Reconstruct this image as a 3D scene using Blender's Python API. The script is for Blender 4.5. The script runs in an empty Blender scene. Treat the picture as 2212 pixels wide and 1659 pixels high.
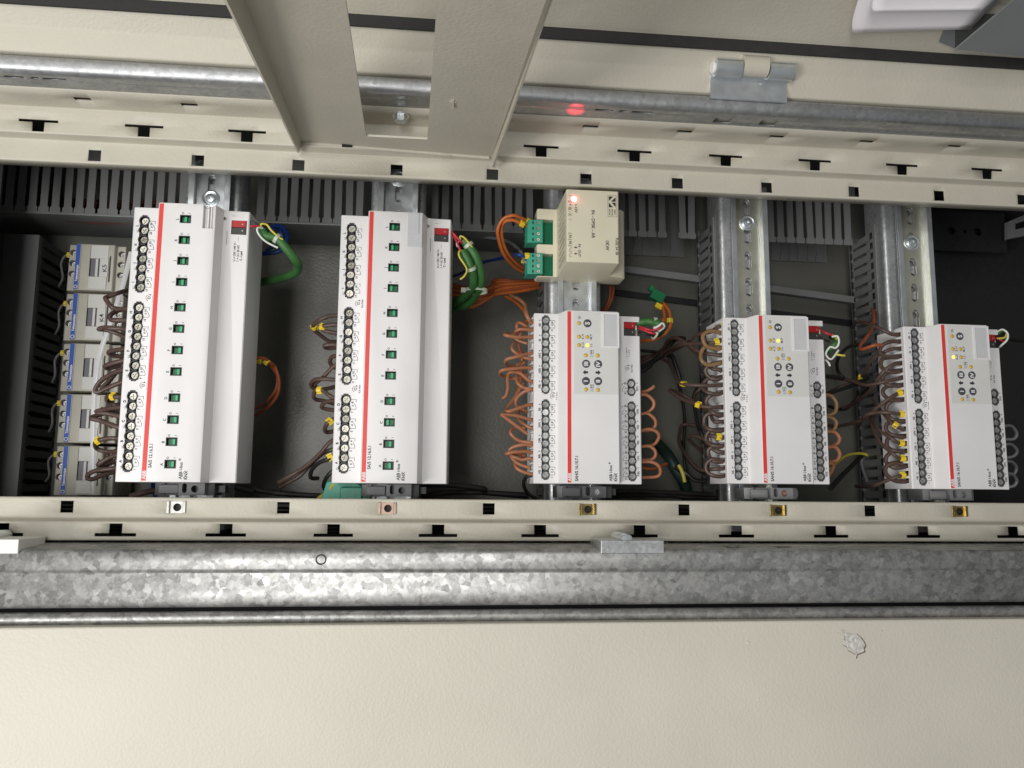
import bpy, math, random
from mathutils import Vector, Matrix, Euler
random.seed(7)
S = 0.001                                     # everything below is written in millimetres
SC = bpy.context.scene
COL = SC.collection
R = math.radians

# ------------------------------------------------------------------ camera
CAM_POS = (267.96, 12.49, 706.46)
CAM_ROT = (0.1321, -0.1047, 0.0074)
CAM_F, PW, PH = 1761.57, 2212.0, 1659.0
cam = bpy.data.cameras.new('camera')
cam_o = bpy.data.objects.new('camera', cam)
COL.objects.link(cam_o)
cam_o.location = Vector(CAM_POS) * S
cam_o.rotation_euler = CAM_ROT
cam.sensor_width = 36.0
cam.lens = 36.0 * CAM_F / PW
cam.clip_start = 0.01
cam.clip_end = 50
SC.camera = cam_o

# ------------------------------------------------------------------ room light
world = bpy.data.worlds.new('World')
SC.world = world
world.use_nodes = True
world.node_tree.nodes['Background'].inputs[0].default_value = (0.96, 0.98, 1.0, 1)
world.node_tree.nodes['Background'].inputs[1].default_value = 0.16


def area(name, loc, target, sx, sy, power, col):
    l = bpy.data.lights.new(name, 'AREA')
    l.shape = 'RECTANGLE'
    l.size, l.size_y, l.energy, l.color = sx, sy, power, col
    o = bpy.data.objects.new(name, l)
    COL.objects.link(o)
    o.location = Vector(loc) * S
    o.rotation_euler = (Vector(target) - Vector(loc)).to_track_quat('-Z', 'Y').to_euler()
    return o


area('ceiling_lamp', (-600, -340, 1030), (250, 110, 0), 0.32, 0.6, 9.7, (1.0, 0.985, 0.96))
area('second_ceiling_lamp', (-100, 80, 1640), (260, 110, 0), 1.1, 0.3, 12.0, (1.0, 0.985, 0.96))
SC.view_settings.view_transform = 'Standard'
SC.view_settings.look = 'None'
SC.view_settings.exposure = 0.0
SC.view_settings.gamma = 1.0
SC.cycles.max_bounces = 6

# ------------------------------------------------------------------ geometry helpers
CR = Euler(CAM_ROT).to_matrix()


def U(px, py, z):
    """photo pixel (2212 wide) -> point on the plane z (mm)"""
    d = CR @ Vector(((px - PW / 2) / CAM_F, -(py - PH / 2) / CAM_F, -1))
    t = (z - CAM_POS[2]) / d.z
    return (CAM_POS[0] + t * d.x, CAM_POS[1] + t * d.y, z)


def ZP(ox, oy, s):
    """for a cut-out of the 4032 px photo enlarged s times: cut-out pixel + depth -> point"""
    return lambda x, y, z: U((ox + x / s) * 0.548611, (oy + y / s) * 0.548611, z)


def link(o, parent=None):
    COL.objects.link(o)
    if parent is not None:
        o.parent = parent
    return o


def tag(o, label=None, cat=None, group=None, kind=None):
    if label: o['label'] = label
    if cat: o['category'] = cat
    if group: o['group'] = group
    if kind: o['kind'] = kind
    return o


def thing(name, loc, label, cat, group=None):
    o = bpy.data.objects.new(name, None)
    o.empty_display_size = 0.01
    o.location = Vector(loc) * S
    link(o)
    return tag(o, label, cat, group)


class MB:
    def __init__(s):
        s.v, s.f = [], []

    def add(s, vs, fs, M=None):
        b = len(s.v)
        s.v += [tuple(M @ Vector(v)) if M is not None else tuple(v) for v in vs]
        s.f += [tuple(b + i for i in f) for f in fs]
        return s

    def box(s, x0, x1, y0, y1, z0, z1, M=None):
        vs = [(x, y, z) for x in (x0, x1) for y in (y0, y1) for z in (z0, z1)]
        return s.add(vs, [(0, 1, 3, 2), (4, 6, 7, 5), (0, 4, 5, 1), (2, 3, 7, 6), (0, 2, 6, 4), (1, 5, 7, 3)], M)

    def prism(s, poly, a0, a1, axis='y', M=None):
        """poly in the two other axes, extruded along axis (x: (y,z); y: (x,z); z: (x,y))"""
        n = len(poly)
        mk = {'x': lambda p, a: (a, p[0], p[1]), 'y': lambda p, a: (p[0], a, p[1]), 'z': lambda p, a: (p[0], p[1], a)}[axis]
        vs = [mk(p, a0) for p in poly] + [mk(p, a1) for p in poly]
        fs = [tuple(range(n))[::-1], tuple(range(n, 2 * n))] + [(i, (i + 1) % n, n + (i + 1) % n, n + i) for i in range(n)]
        return s.add(vs, fs, M)

    def lathe(s, c, prof, n=20, cap=True, M=None):
        """prof: [(r, z)], round the z axis at c (x, y)"""
        vs, fs = [], []
        for r, z in prof:
            for k in range(n):
                a = 2 * math.pi * k / n
                vs.append((c[0] + r * math.cos(a), c[1] + r * math.sin(a), z))
        for j in range(len(prof) - 1):
            for k in range(n):
                fs.append((j * n + k, j * n + (k + 1) % n, (j + 1) * n + (k + 1) % n, (j + 1) * n + k))
        if cap:
            fs.append(tuple(range(n))[::-1])
            fs.append(tuple(range((len(prof) - 1) * n, len(prof) * n)))
        return s.add(vs, fs, M)

    def cyl(s, c, z0, z1, r, n=20, M=None):
        return s.lathe(c, [(r, z0), (r, z1)], n, True, M)

    def tube(s, pts, r, n=8, res=5, ry=None):
        P = [Vector(p) for p in pts]
        Q = []
        for i in range(len(P) - 1):
            p0 = P[max(i - 1, 0)]; p1 = P[i]; p2 = P[i + 1]; p3 = P[min(i + 2, len(P) - 1)]
            for k in range(res):
                t = k / res
                Q.append(0.5 * ((2 * p1) + (p2 - p0) * t + (2 * p0 - 5 * p1 + 4 * p2 - p3) * t * t + (3 * p1 - p0 - 3 * p2 + p3) * t ** 3))
        Q.append(P[-1])
        up = Vector((0.1, 0.2, 1)).normalized()
        vs, fs = [], []
        for i, q in enumerate(Q):
            d = (Q[min(i + 1, len(Q) - 1)] - Q[max(i - 1, 0)])
            d = d.normalized() if d.length > 1e-9 else Vector((1, 0, 0))
            side = d.cross(up)
            side = side.normalized() if side.length > 1e-4 else Vector((1, 0, 0))
            nn = side.cross(d).normalized()
            up = nn
            for k in range(n):
                a = 2 * math.pi * k / n
                vs.append(q + side * (r * math.cos(a)) + nn * ((ry or r) * math.sin(a)))
        m = len(Q)
        for i in range(m - 1):
            for k in range(n):
                fs.append((i * n + k, i * n + (k + 1) % n, (i + 1) * n + (k + 1) % n, (i + 1) * n + k))
        fs.append(tuple(range(n))[::-1]); fs.append(tuple(range((m - 1) * n, m * n)))
        return s.add(vs, fs)

    def line(s, pts, w, z, t=0.03):
        """thin printed stroke on a plane"""
        for (x0, y0), (x1, y1) in zip(pts[:-1], pts[1:]):
            dx, dy = x1 - x0, y1 - y0
            L = math.hypot(dx, dy) or 1
            ex, ey = dx / L * w * .45, dy / L * w * .45
            nx, ny = -dy / L * w / 2, dx / L * w / 2
            a0, b0, a1, b1 = x0 - ex, y0 - ey, x1 + ex, y1 + ey
            s.add([(a0 + nx, b0 + ny, z), (a0 - nx, b0 - ny, z), (b0 * 0 + a1 - nx, b1 - ny, z), (a1 + nx, b1 + ny, z)], [(0, 1, 2, 3)])
        return s

    def arc(s, c, r, a0, a1, w, z, n=16):
        return s.line([(c[0] + r * math.cos(R(a0 + (a1 - a0) * k / n)), c[1] + r * math.sin(R(a0 + (a1 - a0) * k / n))) for k in range(n + 1)], w, z)

    def mesh(s, name):
        me = bpy.data.meshes.new(name)
        me.from_pydata([(a * S, b * S, c * S) for a, b, c in s.v], [], s.f)
        me.validate()
        return me

    def build(s, name, mat, parent=None, smooth=False, bevel=0, loc=None, seg=2, label=None):
        me = s.mesh(name)
        o = bpy.data.objects.new(name, me)
        if mat is not None: me.materials.append(mat)
        link(o, parent)
        if loc is not None: o.location = Vector(loc) * S
        if bevel:
            fix_normals(me)
            m = o.modifiers.new('edge', 'BEVEL'); m.width = bevel * S; m.segments = seg; m.limit_method = 'ANGLE'; m.angle_limit = R(35)
            m.harden_normals = True
            smooth = True
        if smooth: auto_smooth(me)
        if label: o['label'] = label
        return o


def fix_normals(me):
    import bmesh
    b = bmesh.new(); b.from_mesh(me)
    bmesh.ops.recalc_face_normals(b, faces=b.faces)
    b.to_mesh(me); b.free()


def auto_smooth(me, ang=40):
    fix_normals(me)
    for p in me.polygons: p.use_smooth = True
    try:
        me.set_sharp_from_angle(angle=R(ang))
    except Exception:
        pass


def evaluated(o):
    dg = bpy.context.evaluated_depsgraph_get()
    dg.update()
    return bpy.data.meshes.new_from_object(o.evaluated_get(dg))


def plate_mesh(outline, holes, t, z0=0.0):
    """flat sheet (mm) with true openings, from z0 to z0+t; returns (verts, faces) in mm"""
    cu = bpy.data.curves.new('sheet', 'CURVE')
    cu.dimensions = '2D'; cu.fill_mode = 'BOTH'; cu.extrude = t / 2
    for ring in [outline] + list(holes):
        sp = cu.splines.new('POLY'); sp.points.add(len(ring) - 1)
        for p, q in zip(sp.points, ring): p.co = (q[0], q[1], 0, 1)
        sp.use_cyclic_u = True
    o = bpy.data.objects.new('sheet', cu); COL.objects.link(o)
    me = evaluated(o)
    vs = [(v.co.x, v.co.y, v.co.z + z0 + t / 2) for v in me.vertices]
    fs = [tuple(p.vertices) for p in me.polygons]
    bpy.data.objects.remove(o); bpy.data.curves.remove(cu); bpy.data.meshes.remove(me)
    return vs, fs


def rect(x0, x1, y0, y1): return [(x0, y0), (x1, y0), (x1, y1), (x0, y1)]
def ring(cx, cy, r, n=20, a0=0.0): return [(cx + r * math.cos(2 * math.pi * k / n + a0), cy + r * math.sin(2 * math.pi * k / n + a0)) for k in range(n)]


def obround(cx, cy, lx, ly, n=8):
    """rounded slot, long axis the longer of lx, ly"""
    r = min(lx, ly) / 2; h = (max(lx, ly) / 2 - r)
    pts = [(h + r * math.cos(a), r * math.sin(a)) for a in [-math.pi / 2 + math.pi * k / n for k in range(n + 1)]]
    pts += [(-h + r * math.cos(a), r * math.sin(a)) for a in [math.pi / 2 + math.pi * k / n for k in range(n + 1)]]
    if ly > lx: pts = [(-y, x) for x, y in pts]
    return [(cx + x, cy + y) for x, y in pts]


_TXT = {}


def glyphs(mb, s, cap, x, y, z, rot=90, align='CENTER', bold=0.0, sx=1.0):
    bold = min(bold + .016, .036)
    cap = cap * 1.06
    """printed lettering as thin geometry; cap = cap height in mm"""
    key = (s, round(bold, 3))
    if key not in _TXT:
        cu = bpy.data.curves.new('print', 'FONT'); cu.body = s; cu.size = 1; cu.resolution_u = 2
        cu.offset = bold
        o = bpy.data.objects.new('print', cu); COL.objects.link(o)
        me = evaluated(o)
        vs = [tuple(v.co) for v in me.vertices]; fs = [tuple(p.vertices) for p in me.polygons]
        bpy.data.objects.remove(o); bpy.data.curves.remove(cu); bpy.data.meshes.remove(me)
        _TXT[key] = (vs, fs)
    vs, fs = _TXT[key]
    if not vs: return
    k = cap / 0.70
    x0 = min(v[0] for v in vs); x1 = max(v[0] for v in vs)
    off = {'CENTER': -(x0 + x1) / 2, 'LEFT': -x0, 'RIGHT': -x1}[align]
    a = R(rot)
    out = []
    for v in vs:
        u, w = (v[0] + off) * k * sx, (v[1] - 0.35) * k
        out.append((x + u * math.cos(a) - w * math.sin(a), y + u * math.sin(a) + w * math.cos(a), z))
    mb.add(out, fs)


def profile_sheet(pts, x0, x1, holes, thick, name, mat, parent, bevel_round=0):
    """sheet bent along pts [(y,z)] and running in x; holes: (xa, xb, sa, sb) in running length s"""
    acc = [0.0]
    for a, b in zip(pts[:-1], pts[1:]): acc.append(acc[-1] + math.hypot(b[0] - a[0], b[1] - a[1]))
    xs = sorted({x0, x1} | {round(h[k], 3) for h in holes for k in (0, 1)})
    ss = sorted(set([round(a, 3) for a in acc]) | {round(h[k], 3) for h in holes for k in (2, 3)})

    def at(s):
        for i in range(len(acc) - 1):
            if s <= acc[i + 1] + 1e-3:
                t = (s - acc[i]) / max(acc[i + 1] - acc[i], 1e-6)
                return (pts[i][0] + (pts[i + 1][0] - pts[i][0]) * t, pts[i][1] + (pts[i + 1][1] - pts[i][1]) * t)
        return pts[-1]
    mb = MB(); idx = {}
    P = [at(s) for s in ss]
    used = []
    for i in range(len(xs) - 1):
        for j in range(len(ss) - 1):
            cx, cs = (xs[i] + xs[i + 1]) / 2, (ss[j] + ss[j + 1]) / 2
            if any(h[0] - .001 < cx < h[1] + .001 and h[2] - .001 < cs < h[3] + .001 for h in holes): continue
            q = []
            for (a, b) in ((i, j), (i + 1, j), (i + 1, j + 1), (i, j + 1)):
                if (a, b) not in idx:
                    idx[(a, b)] = len(mb.v); mb.v.append((xs[a], P[b][0], P[b][1]))
                q.append(idx[(a, b)])
            mb.f.append(tuple(q))
    me = mb.mesh(name); me.materials.append(mat)
    for p in me.polygons: p.use_smooth = True
    try: me.set_sharp_from_angle(angle=R(50))
    except Exception: pass
    o = bpy.data.objects.new(name, me); link(o, parent)
    m = o.modifiers.new('thick', 'SOLIDIFY'); m.thickness = thick * S; m.offset = -1; m.use_even_offset = False
    return o


def rounded(poly, r, n=4):
    """round the corners of an open (y,z) polyline"""
    out = [poly[0]]
    for i in range(1, len(poly) - 1):
        a, b, c = Vector(poly[i - 1]), Vector(poly[i]), Vector(poly[i + 1])
        d1, d2 = (a - b), (c - b)
        rr = min(r, d1.length * .45, d2.length * .45)
        p, q = b + d1.normalized() * rr, b + d2.normalized() * rr
        for k in range(n + 1):
            t = k / n
            out.append(tuple((1 - t) ** 2 * p + 2 * t * (1 - t) * b + t * t * q))
    return out + [poly[-1]]


def cut(o, cutter, keep_bevel=True):
    """boolean difference, applied; cutter is an MB"""
    fix_normals(o.data)
    cm = cutter.mesh('cutter'); fix_normals(cm)
    c = bpy.data.objects.new('cutter', cm); COL.objects.link(c)
    c.parent = o.parent
    m = o.modifiers.new('cut', 'BOOLEAN'); m.operation = 'DIFFERENCE'; m.object = c; m.solver = 'EXACT'
    me = evaluated(o)
    mats = list(o.data.materials)
    old = o.data
    o.modifiers.clear(); o.data = me; me.name = old.name
    if not me.materials:
        for a in mats: me.materials.append(a)
    bpy.data.objects.remove(c); bpy.data.meshes.remove(cm)
    for p in me.polygons: p.use_smooth = True
    try: me.set_sharp_from_angle(angle=R(35))
    except Exception: pass
    return o


def copy_tree(o, parent=None):
    c = o.copy(); COL.objects.link(c)
    if parent is not None: c.parent = parent
    for ch in list(o.children): copy_tree(ch, c)
    return c


# ------------------------------------------------------------------ materials
def mat(name, col, rough=0.5, metal=0.0, bump=0, bscale=400, var=0.0, vscale=60, emis=None, trans=0.0, spec=0.5, bdist=0.0004, dirt=0.0, alpha=1.0, ior=1.45, ani=0):
    m = bpy.data.materials.new(name); m.use_nodes = True
    nt = m.node_tree; N = nt.nodes; L = nt.links
    b = N['Principled BSDF']
    b.inputs['Base Color'].default_value = (*col, 1)
    b.inputs['Roughness'].default_value = rough
    b.inputs['Metallic'].default_value = metal
    b.inputs['IOR'].default_value = ior
    b.inputs['Specular IOR Level'].default_value = spec
    b.inputs['Transmission Weight'].default_value = trans
    b.inputs['Alpha'].default_value = alpha
    tc = N.new('ShaderNodeTexCoord')
    if var:
        n = N.new('ShaderNodeTexNoise'); n.inputs['Scale'].default_value = vscale; n.inputs['Detail'].default_value = 4
        r = N.new('ShaderNodeMapRange'); r.inputs['From Min'].default_value = .3; r.inputs['From Max'].default_value = .7
        r.inputs['To Min'].default_value = 1 - var; r.inputs['To Max'].default_value = 1 + var
        mx = N.new('ShaderNodeMix'); mx.data_type = 'RGBA'; mx.blend_type = 'MULTIPLY'; mx.inputs[0].default_value = 1
        L.new(tc.outputs['Object'], n.inputs['Vector']); L.new(n.outputs['Fac'], r.inputs['Value'])
        mx.inputs[6].default_value = (*col, 1); L.new(r.outputs[0], mx.inputs[7]); L.new(mx.outputs[2], b.inputs['Base Color'])
        r2 = N.new('ShaderNodeMapRange'); r2.inputs['To Min'].default_value = max(rough - .12, .02); r2.inputs['To Max'].default_value = min(rough + .12, 1)
        L.new(n.outputs['Fac'], r2.inputs['Value']); L.new(r2.outputs[0], b.inputs['Roughness'])
    if bump:
        n = N.new('ShaderNodeTexNoise'); n.inputs['Scale'].default_value = bscale; n.inputs['Detail'].default_value = 2.5
        n.inputs['Roughness'].default_value = .45
        bp = N.new('ShaderNodeBump'); bp.inputs['Strength'].default_value = bump; bp.inputs['Distance'].default_value = bdist
        L.new(tc.outputs['Object'], n.inputs['Vector']); L.new(n.outputs['Fac'], bp.inputs['Height']); L.new(bp.outputs[0], b.inputs['Normal'])
    if emis:
        b.inputs['Emission Color'].default_value = (*emis[0], 1); b.inputs['Emission Strength'].default_value = emis[1]
    return m


def galvanised(name, lo, hi, rough=0.42, cell=240, metal=0.9, contrast=1.0):
    m = bpy.data.materials.new(name); m.use_nodes = True
    nt = m.node_tree; N = nt.nodes; L = nt.links; b = N['Principled BSDF']
    tc = N.new('ShaderNodeTexCoord')
    nz = N.new('ShaderNodeTexNoise'); nz.inputs['Scale'].default_value = cell * 1.1; nz.inputs['Detail'].default_value = 3
    mx = N.new('ShaderNodeMix'); mx.data_type = 'RGBA'; mx.blend_type = 'LINEAR_LIGHT'; mx.inputs[0].default_value = 0.0014 * 240 / cell
    L.new(tc.outputs['Object'], nz.inputs['Vector']); L.new(tc.outputs['Object'], mx.inputs[6]); L.new(nz.outputs['Color'], mx.inputs[7])
    vals = []
    for sc in (cell, cell * 2.3):
        v = N.new('ShaderNodeTexVoronoi'); v.inputs['Scale'].default_value = sc
        L.new(mx.outputs[2], v.inputs['Vector'])
        sp = N.new('ShaderNodeSeparateColor'); L.new(v.outputs['Color'], sp.inputs[0]); vals.append(sp)
    big = N.new('ShaderNodeTexNoise'); big.inputs['Scale'].default_value = 28; big.inputs['Detail'].default_value = 3
    L.new(tc.outputs['Object'], big.inputs['Vector'])
    a = N.new('ShaderNodeMath'); a.operation = 'MULTIPLY_ADD'; a.inputs[1].default_value = .62 * contrast
    L.new(vals[0].outputs[0], a.inputs[0])
    c = N.new('ShaderNodeMath'); c.operation = 'MULTIPLY_ADD'; c.inputs[1].default_value = .38 * contrast
    L.new(vals[1].outputs[0], c.inputs[0])
    d = N.new('ShaderNodeMath'); d.operation = 'MULTIPLY_ADD'; d.inputs[1].default_value = .5; d.inputs[2].default_value = -.25 + .5 * (1 - contrast)
    L.new(big.outputs['Fac'], d.inputs[0]); L.new(d.outputs[0], c.inputs[2]); L.new(c.outputs[0], a.inputs[2])
    r = N.new('ShaderNodeValToRGB')
    r.color_ramp.elements[0].position = .12; r.color_ramp.elements[0].color = (*lo, 1)
    r.color_ramp.elements[1].position = .92; r.color_ramp.elements[1].color = (*hi, 1)
    L.new(a.outputs[0], r.inputs[0]); L.new(r.outputs[0], b.inputs['Base Color'])
    rr = N.new('ShaderNodeMapRange'); rr.inputs['To Min'].default_value = rough - .06; rr.inputs['To Max'].default_value = rough + .08
    L.new(vals[0].outputs[1], rr.inputs['Value']); L.new(rr.outputs[0], b.inputs['Roughness'])
    b.inputs['Metallic'].default_value = metal
    # each crystal is tilted a little differently
    vm = N.new('ShaderNodeVectorMath'); vm.operation = 'SUBTRACT'; vm.inputs[1].default_value = (.5, .5, .5)
    vs = N.new('ShaderNodeVectorMath'); vs.operation = 'SCALE'; vs.inputs['Scale'].default_value = .05 * contrast
    ge = N.new('ShaderNodeNewGeometry')
    va = N.new('ShaderNodeVectorMath'); va.operation = 'ADD'
    vn = N.new('ShaderNodeVectorMath'); vn.operation = 'NORMALIZE'
    vv = N.new('ShaderNodeTexVoronoi'); vv.inputs['Scale'].default_value = cell; L.new(mx.outputs[2], vv.inputs['Vector'])
    L.new(vv.outputs['Color'], vm.inputs[0]); L.new(vm.outputs[0], vs.inputs[0]); L.new(vs.outputs[0], va.inputs[0]); L.new(ge.outputs['Normal'], va.inputs[1])
    L.new(va.outputs[0], vn.inputs[0]); L.new(vn.outputs[0], b.inputs['Normal'])
    return m


M = {}
M['beige'] = mat('beige_paint', (0.55, 0.52, 0.435), .48, bump=.55, bscale=420, var=.03, vscale=30, bdist=.0005)
M['beige_panel'] = mat('beige_panel_paint', (0.645, 0.612, 0.52), .5, bump=.45, bscale=480, var=.05, vscale=9, bdist=.0006)
M['galv'] = galvanised('galvanised_steel', (.22, .22, .216), (.54, .54, .525), .48, 215, metal=.72, contrast=.7)
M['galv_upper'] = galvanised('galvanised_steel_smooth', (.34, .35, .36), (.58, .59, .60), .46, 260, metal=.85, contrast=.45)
M['galv_fine'] = galvanised('galvanised_steel_dull', (.42, .43, .44), (.72, .73, .74), .42, 400, metal=.8, contrast=.6)
M['zinc'] = mat('bright_zinc', (.74, .78, .80), .33, .85, var=.08, vscale=90)
M['zinc_yellow'] = mat('yellow_passivated_zinc', (.72, .71, .60), .34, .85, var=.1, vscale=60)
M['brass'] = mat('yellow_zinc_nut', (.50, .38, .15), .28, 1.0, var=.2, vscale=200)
M['steel'] = mat('screw_steel', (.56, .54, .47), .46, .6, var=.2, vscale=500)
M['steel_grey'] = mat('screw_steel_grey', (.58, .58, .57), .42, .55, var=.25, vscale=500)
M['cover'] = mat('clear_label_cover', (.60, .61, .62), .14, var=.03, vscale=60, spec=.7)
M['black_hole'] = mat('black_and_shade', (.012, .012, .012), .6)  # flat black: painted shade in gaps and holes, also the dark rim and catch
M['duct'] = mat('grey_duct_plastic', (.175, .18, .178), .45, var=.05, vscale=25)
M['duct_dark'] = mat('dark_duct_plastic', (.075, .077, .078), .5, var=.05, vscale=25)
M['back'] = mat('dark_grey_back_paint', (.15, .15, .13), .34, bump=.42, bscale=380, bdist=.0005, var=.06, vscale=12)
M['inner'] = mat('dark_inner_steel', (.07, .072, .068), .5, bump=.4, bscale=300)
M['white'] = mat('white_housing', (.80, .785, .785), .4, var=.028, vscale=26, bump=.08, bscale=2500, bdist=.0001)
M['panel'] = mat('light_grey_foil', (.69, .69, .665), .42, var=.02, vscale=40)
M['red'] = mat('red_stripe', (.76, .055, .045), .4, var=.03, vscale=80)
M['red_plug'] = mat('red_plug', (.42, .015, .02), .35, var=.1, vscale=120)
M['dark_plug'] = mat('dark_grey_plug', (.045, .045, .045), .4)
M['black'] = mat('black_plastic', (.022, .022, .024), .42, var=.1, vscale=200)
M['ring'] = mat('dark_grey_terminal', (.07, .07, .072), .35, var=.15, vscale=300)
M['ink'] = mat('dark_print', (.025, .025, .03), .6)
M['ink_grey'] = mat('grey_print', (.30, .30, .30), .6)
M['ink_white'] = mat('white_print', (.82, .80, .80), .5)
M['green_base'] = mat('green_switch', (.012, .16, .062), .35)
M['green_knob'] = mat('green_knob', (.05, .42, .20), .3)
M['green_plug'] = mat('green_terminal_plug', (.045, .36, .24), .38, var=.06, vscale=200)
M['green_dark'] = mat('green_socket', (.016, .22, .11), .3)
M['green_cable'] = mat('green_cable', (.04, .14, .035), .45, var=.08, vscale=100)
M['led_off'] = mat('yellow_lamp', (.72, .45, .03), .25)
M['led_on'] = mat('lit_yellow_lamp', (.9, .6, .05), .3, emis=((1, .62, .08), 2.2))
M['led_red'] = mat('lit_red_lamp', (.9, .1, .08), .3, emis=((1, .08, .09), 80))
M['button'] = mat('slate_button', (.075, .08, .095), .4)
M['clear'] = mat('clear_plastic', (.86, .87, .87), .12, trans=.75, ior=1.2, spec=.4)
M['psu'] = mat('cream_housing', (.74, .69, .53), .42, var=.05, vscale=28, bump=.15, bscale=1500, bdist=.0001)
M['contactor'] = mat('cream_contactor', (.45, .43, .365), .45, var=.05, vscale=60)
M['contactor_w'] = mat('white_contactor_cover', (.58, .57, .54), .4)
M['contactor_g'] = mat('grey_contactor_window', (.15, .15, .17), .3)
M['blue'] = mat('blue_stripe', (.02, .09, .42), .4)
M['wire_brown'] = mat('dark_brown_insulation', (.085, .052, .042), .42, var=.12, vscale=120)
M['wire_tan'] = mat('light_brown_insulation', (.37, .15, .075), .42, var=.1, vscale=120)
M['wire_ochre'] = mat('ochre_brown_insulation', (.26, .15, .07), .42, var=.1, vscale=120)
M['wire_orange'] = mat('orange_insulation', (.56, .145, .03), .4, var=.08, vscale=120)
M['wire_orange_dark'] = mat('deep_orange_insulation', (.34, .085, .03), .42, var=.1, vscale=120)
M['wire_rust'] = mat('rust_brown_insulation', (.09, .032, .022), .45, var=.35, vscale=40)
M['wire_blue'] = mat('blue_insulation', (.008, .04, .20), .4)
M['wire_black'] = mat('black_insulation', (.018, .017, .016), .42)
M['wire_red'] = mat('red_insulation', (.50, .02, .04), .35)
M['wire_white'] = mat('white_insulation', (.75, .77, .70), .4)
M['wire_yellow'] = mat('yellow_insulation', (.60, .52, .07), .4)
M['wire_grey'] = mat('grey_insulation', (.20, .20, .21), .45)
M['sleeve'] = mat('dark_green_sleeve', (.012, .03, .022), .5, var=.2, vscale=80)
M['marker'] = mat('yellow_marker', (.82, .60, .03), .38, var=.06, vscale=200)
M['tie'] = mat('pale_cable_tie', (.62, .68, .55), .35, trans=.25)
M['strap'] = mat('translucent_strap', (.55, .55, .55), .22, var=.05, vscale=60)
M['rubber'] = mat('black_foam_gasket', (.028, .027, .026), .8, bump=.5, bscale=900, var=.15, vscale=150)
M['paper'] = mat('white_paper', (.80, .77, .80), .6)
M['pocket'] = mat('grey_plastic_pocket', (.20, .21, .215), .35, var=.05, vscale=20)
M['clamp'] = mat('grey_clamp_plastic', (.11, .113, .118), .42, var=.05, vscale=60)
M['clamp_light'] = mat('light_grey_clamp_plastic', (.26, .265, .27), .42, var=.05, vscale=60)
M['chip'] = mat('bare_chipped_metal', (.66, .64, .60), .5, .1, bump=.9, bscale=500, bdist=.0008, var=.3, vscale=350)
M['label_white'] = mat('white_label', (.84, .83, .80), .5)

X0, X1 = -420, 1060            # how far the cabinet runs to each side
PITCH = 159.0                   # spacing of the mounting rails

# ------------------------------------------------------------------ cabinet
cab = thing('electrical_cabinet', (0, 0, -104), 'open beige electrical cabinet with galvanised frame posts and dark grey back', 'cabinet')


def cz(o):
    o.location = (0, 0, 104 * S)
    return o


cz(MB().box(X0, X1, -64, 340, -106, -103).build('back_plate', M['back'], cab))
cz(MB().box(752, X1, -61, 337, -103, -99).build('added_dark_sheet', M['black'], cab))  # added black sheet, makes the far right interior read dark
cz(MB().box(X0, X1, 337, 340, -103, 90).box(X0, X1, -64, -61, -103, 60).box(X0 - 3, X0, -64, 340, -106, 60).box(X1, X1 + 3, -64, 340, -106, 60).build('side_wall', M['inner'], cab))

cz(MB().box(-330, -90, -64, 337, 12, 58).build('unseen_shade_post', M['galv_fine'], cab))  # unseen block, added to shade the duct lid and contactors

# frame strips with square holes, T slots and ovals
sq, hp = 79.5, 5.0
up_pts = rounded([(269.8, 44), (269.8, 55), (288.0, 55), (288.6, 65), (310.6, 65), (310.8, 95)], 1.2, 3)
lo_pts = rounded([(7.2, 44), (7.2, 55), (-8.8, 55), (-10.6, 64.8), (-24.6, 65), (-24.8, 50)], 1.6, 3)


def running(pts, y, z):
    """running length of the point of the polyline nearest (y, z)"""
    best, acc = None, 0
    for a, b in zip(pts[:-1], pts[1:]):
        L = math.hypot(b[0] - a[0], b[1] - a[1])
        t = max(0, min(1, ((y - a[0]) * (b[0] - a[0]) + (z - a[1]) * (b[1] - a[1])) / max(L * L, 1e-9)))
        d = math.hypot(a[0] + (b[0] - a[0]) * t - y, a[1] + (b[1] - a[1]) * t - z)
        if best is None or d < best[0]: best = (d, acc + L * t)
        acc += L
    return best[1]


holes = []
for i in range(-5, 13):
    x = i * sq
    a, b = running(up_pts, 271.9, 55), running(up_pts, 281.3, 55)
    holes.append((x - 4.9, x + 4.9, a, b))
    xt = x + sq / 2
    if not (150 < xt < 318):
        a, b, c = running(up_pts, 289.9, 65), running(up_pts, 297.6, 65), running(up_pts, 300.0, 65)
        holes.append((xt - 4.7, xt + 4.7, a, b)); holes.append((xt - 14.8, xt + 14.8, b, c))
    d = running(up_pts, 310.7, 81)
    if not (190 < xt < 330) and i not in (2,):
        holes.append((xt - 41 - 6.5, xt - 41 + 6.5, d - 2.8, d + 2.8))
cz(profile_sheet(up_pts, X0, X1, holes, 1.6, 'mounting_frame', M['beige'], cab))
holes = []
for i in range(-5, 13):
    x = i * sq
    a, b = running(lo_pts, 4.3, 55), running(lo_pts, -4.6, 55)
    holes.append((x - 4.7, x + 4.7, a, b))
    xt = x + sq / 2
    a, b, c = running(lo_pts, -12.0, 64.8), running(lo_pts, -19.2, 64.9), running(lo_pts, -21.6, 64.7)
    holes.append((xt - 4.7, xt + 4.7, a, b)); holes.append((xt - 14.8, xt + 14.8, b, c))
cz(profile_sheet(lo_pts, X0, X1, holes, -1.6, 'mounting_frame', M['beige'], cab))

cz(MB().box(X0, X1, 314.2, 315, 68, 90).build('shadow_strip', M['black_hole'], cab))  # black sheet behind the oval slots, painted in as their darkness

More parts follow.
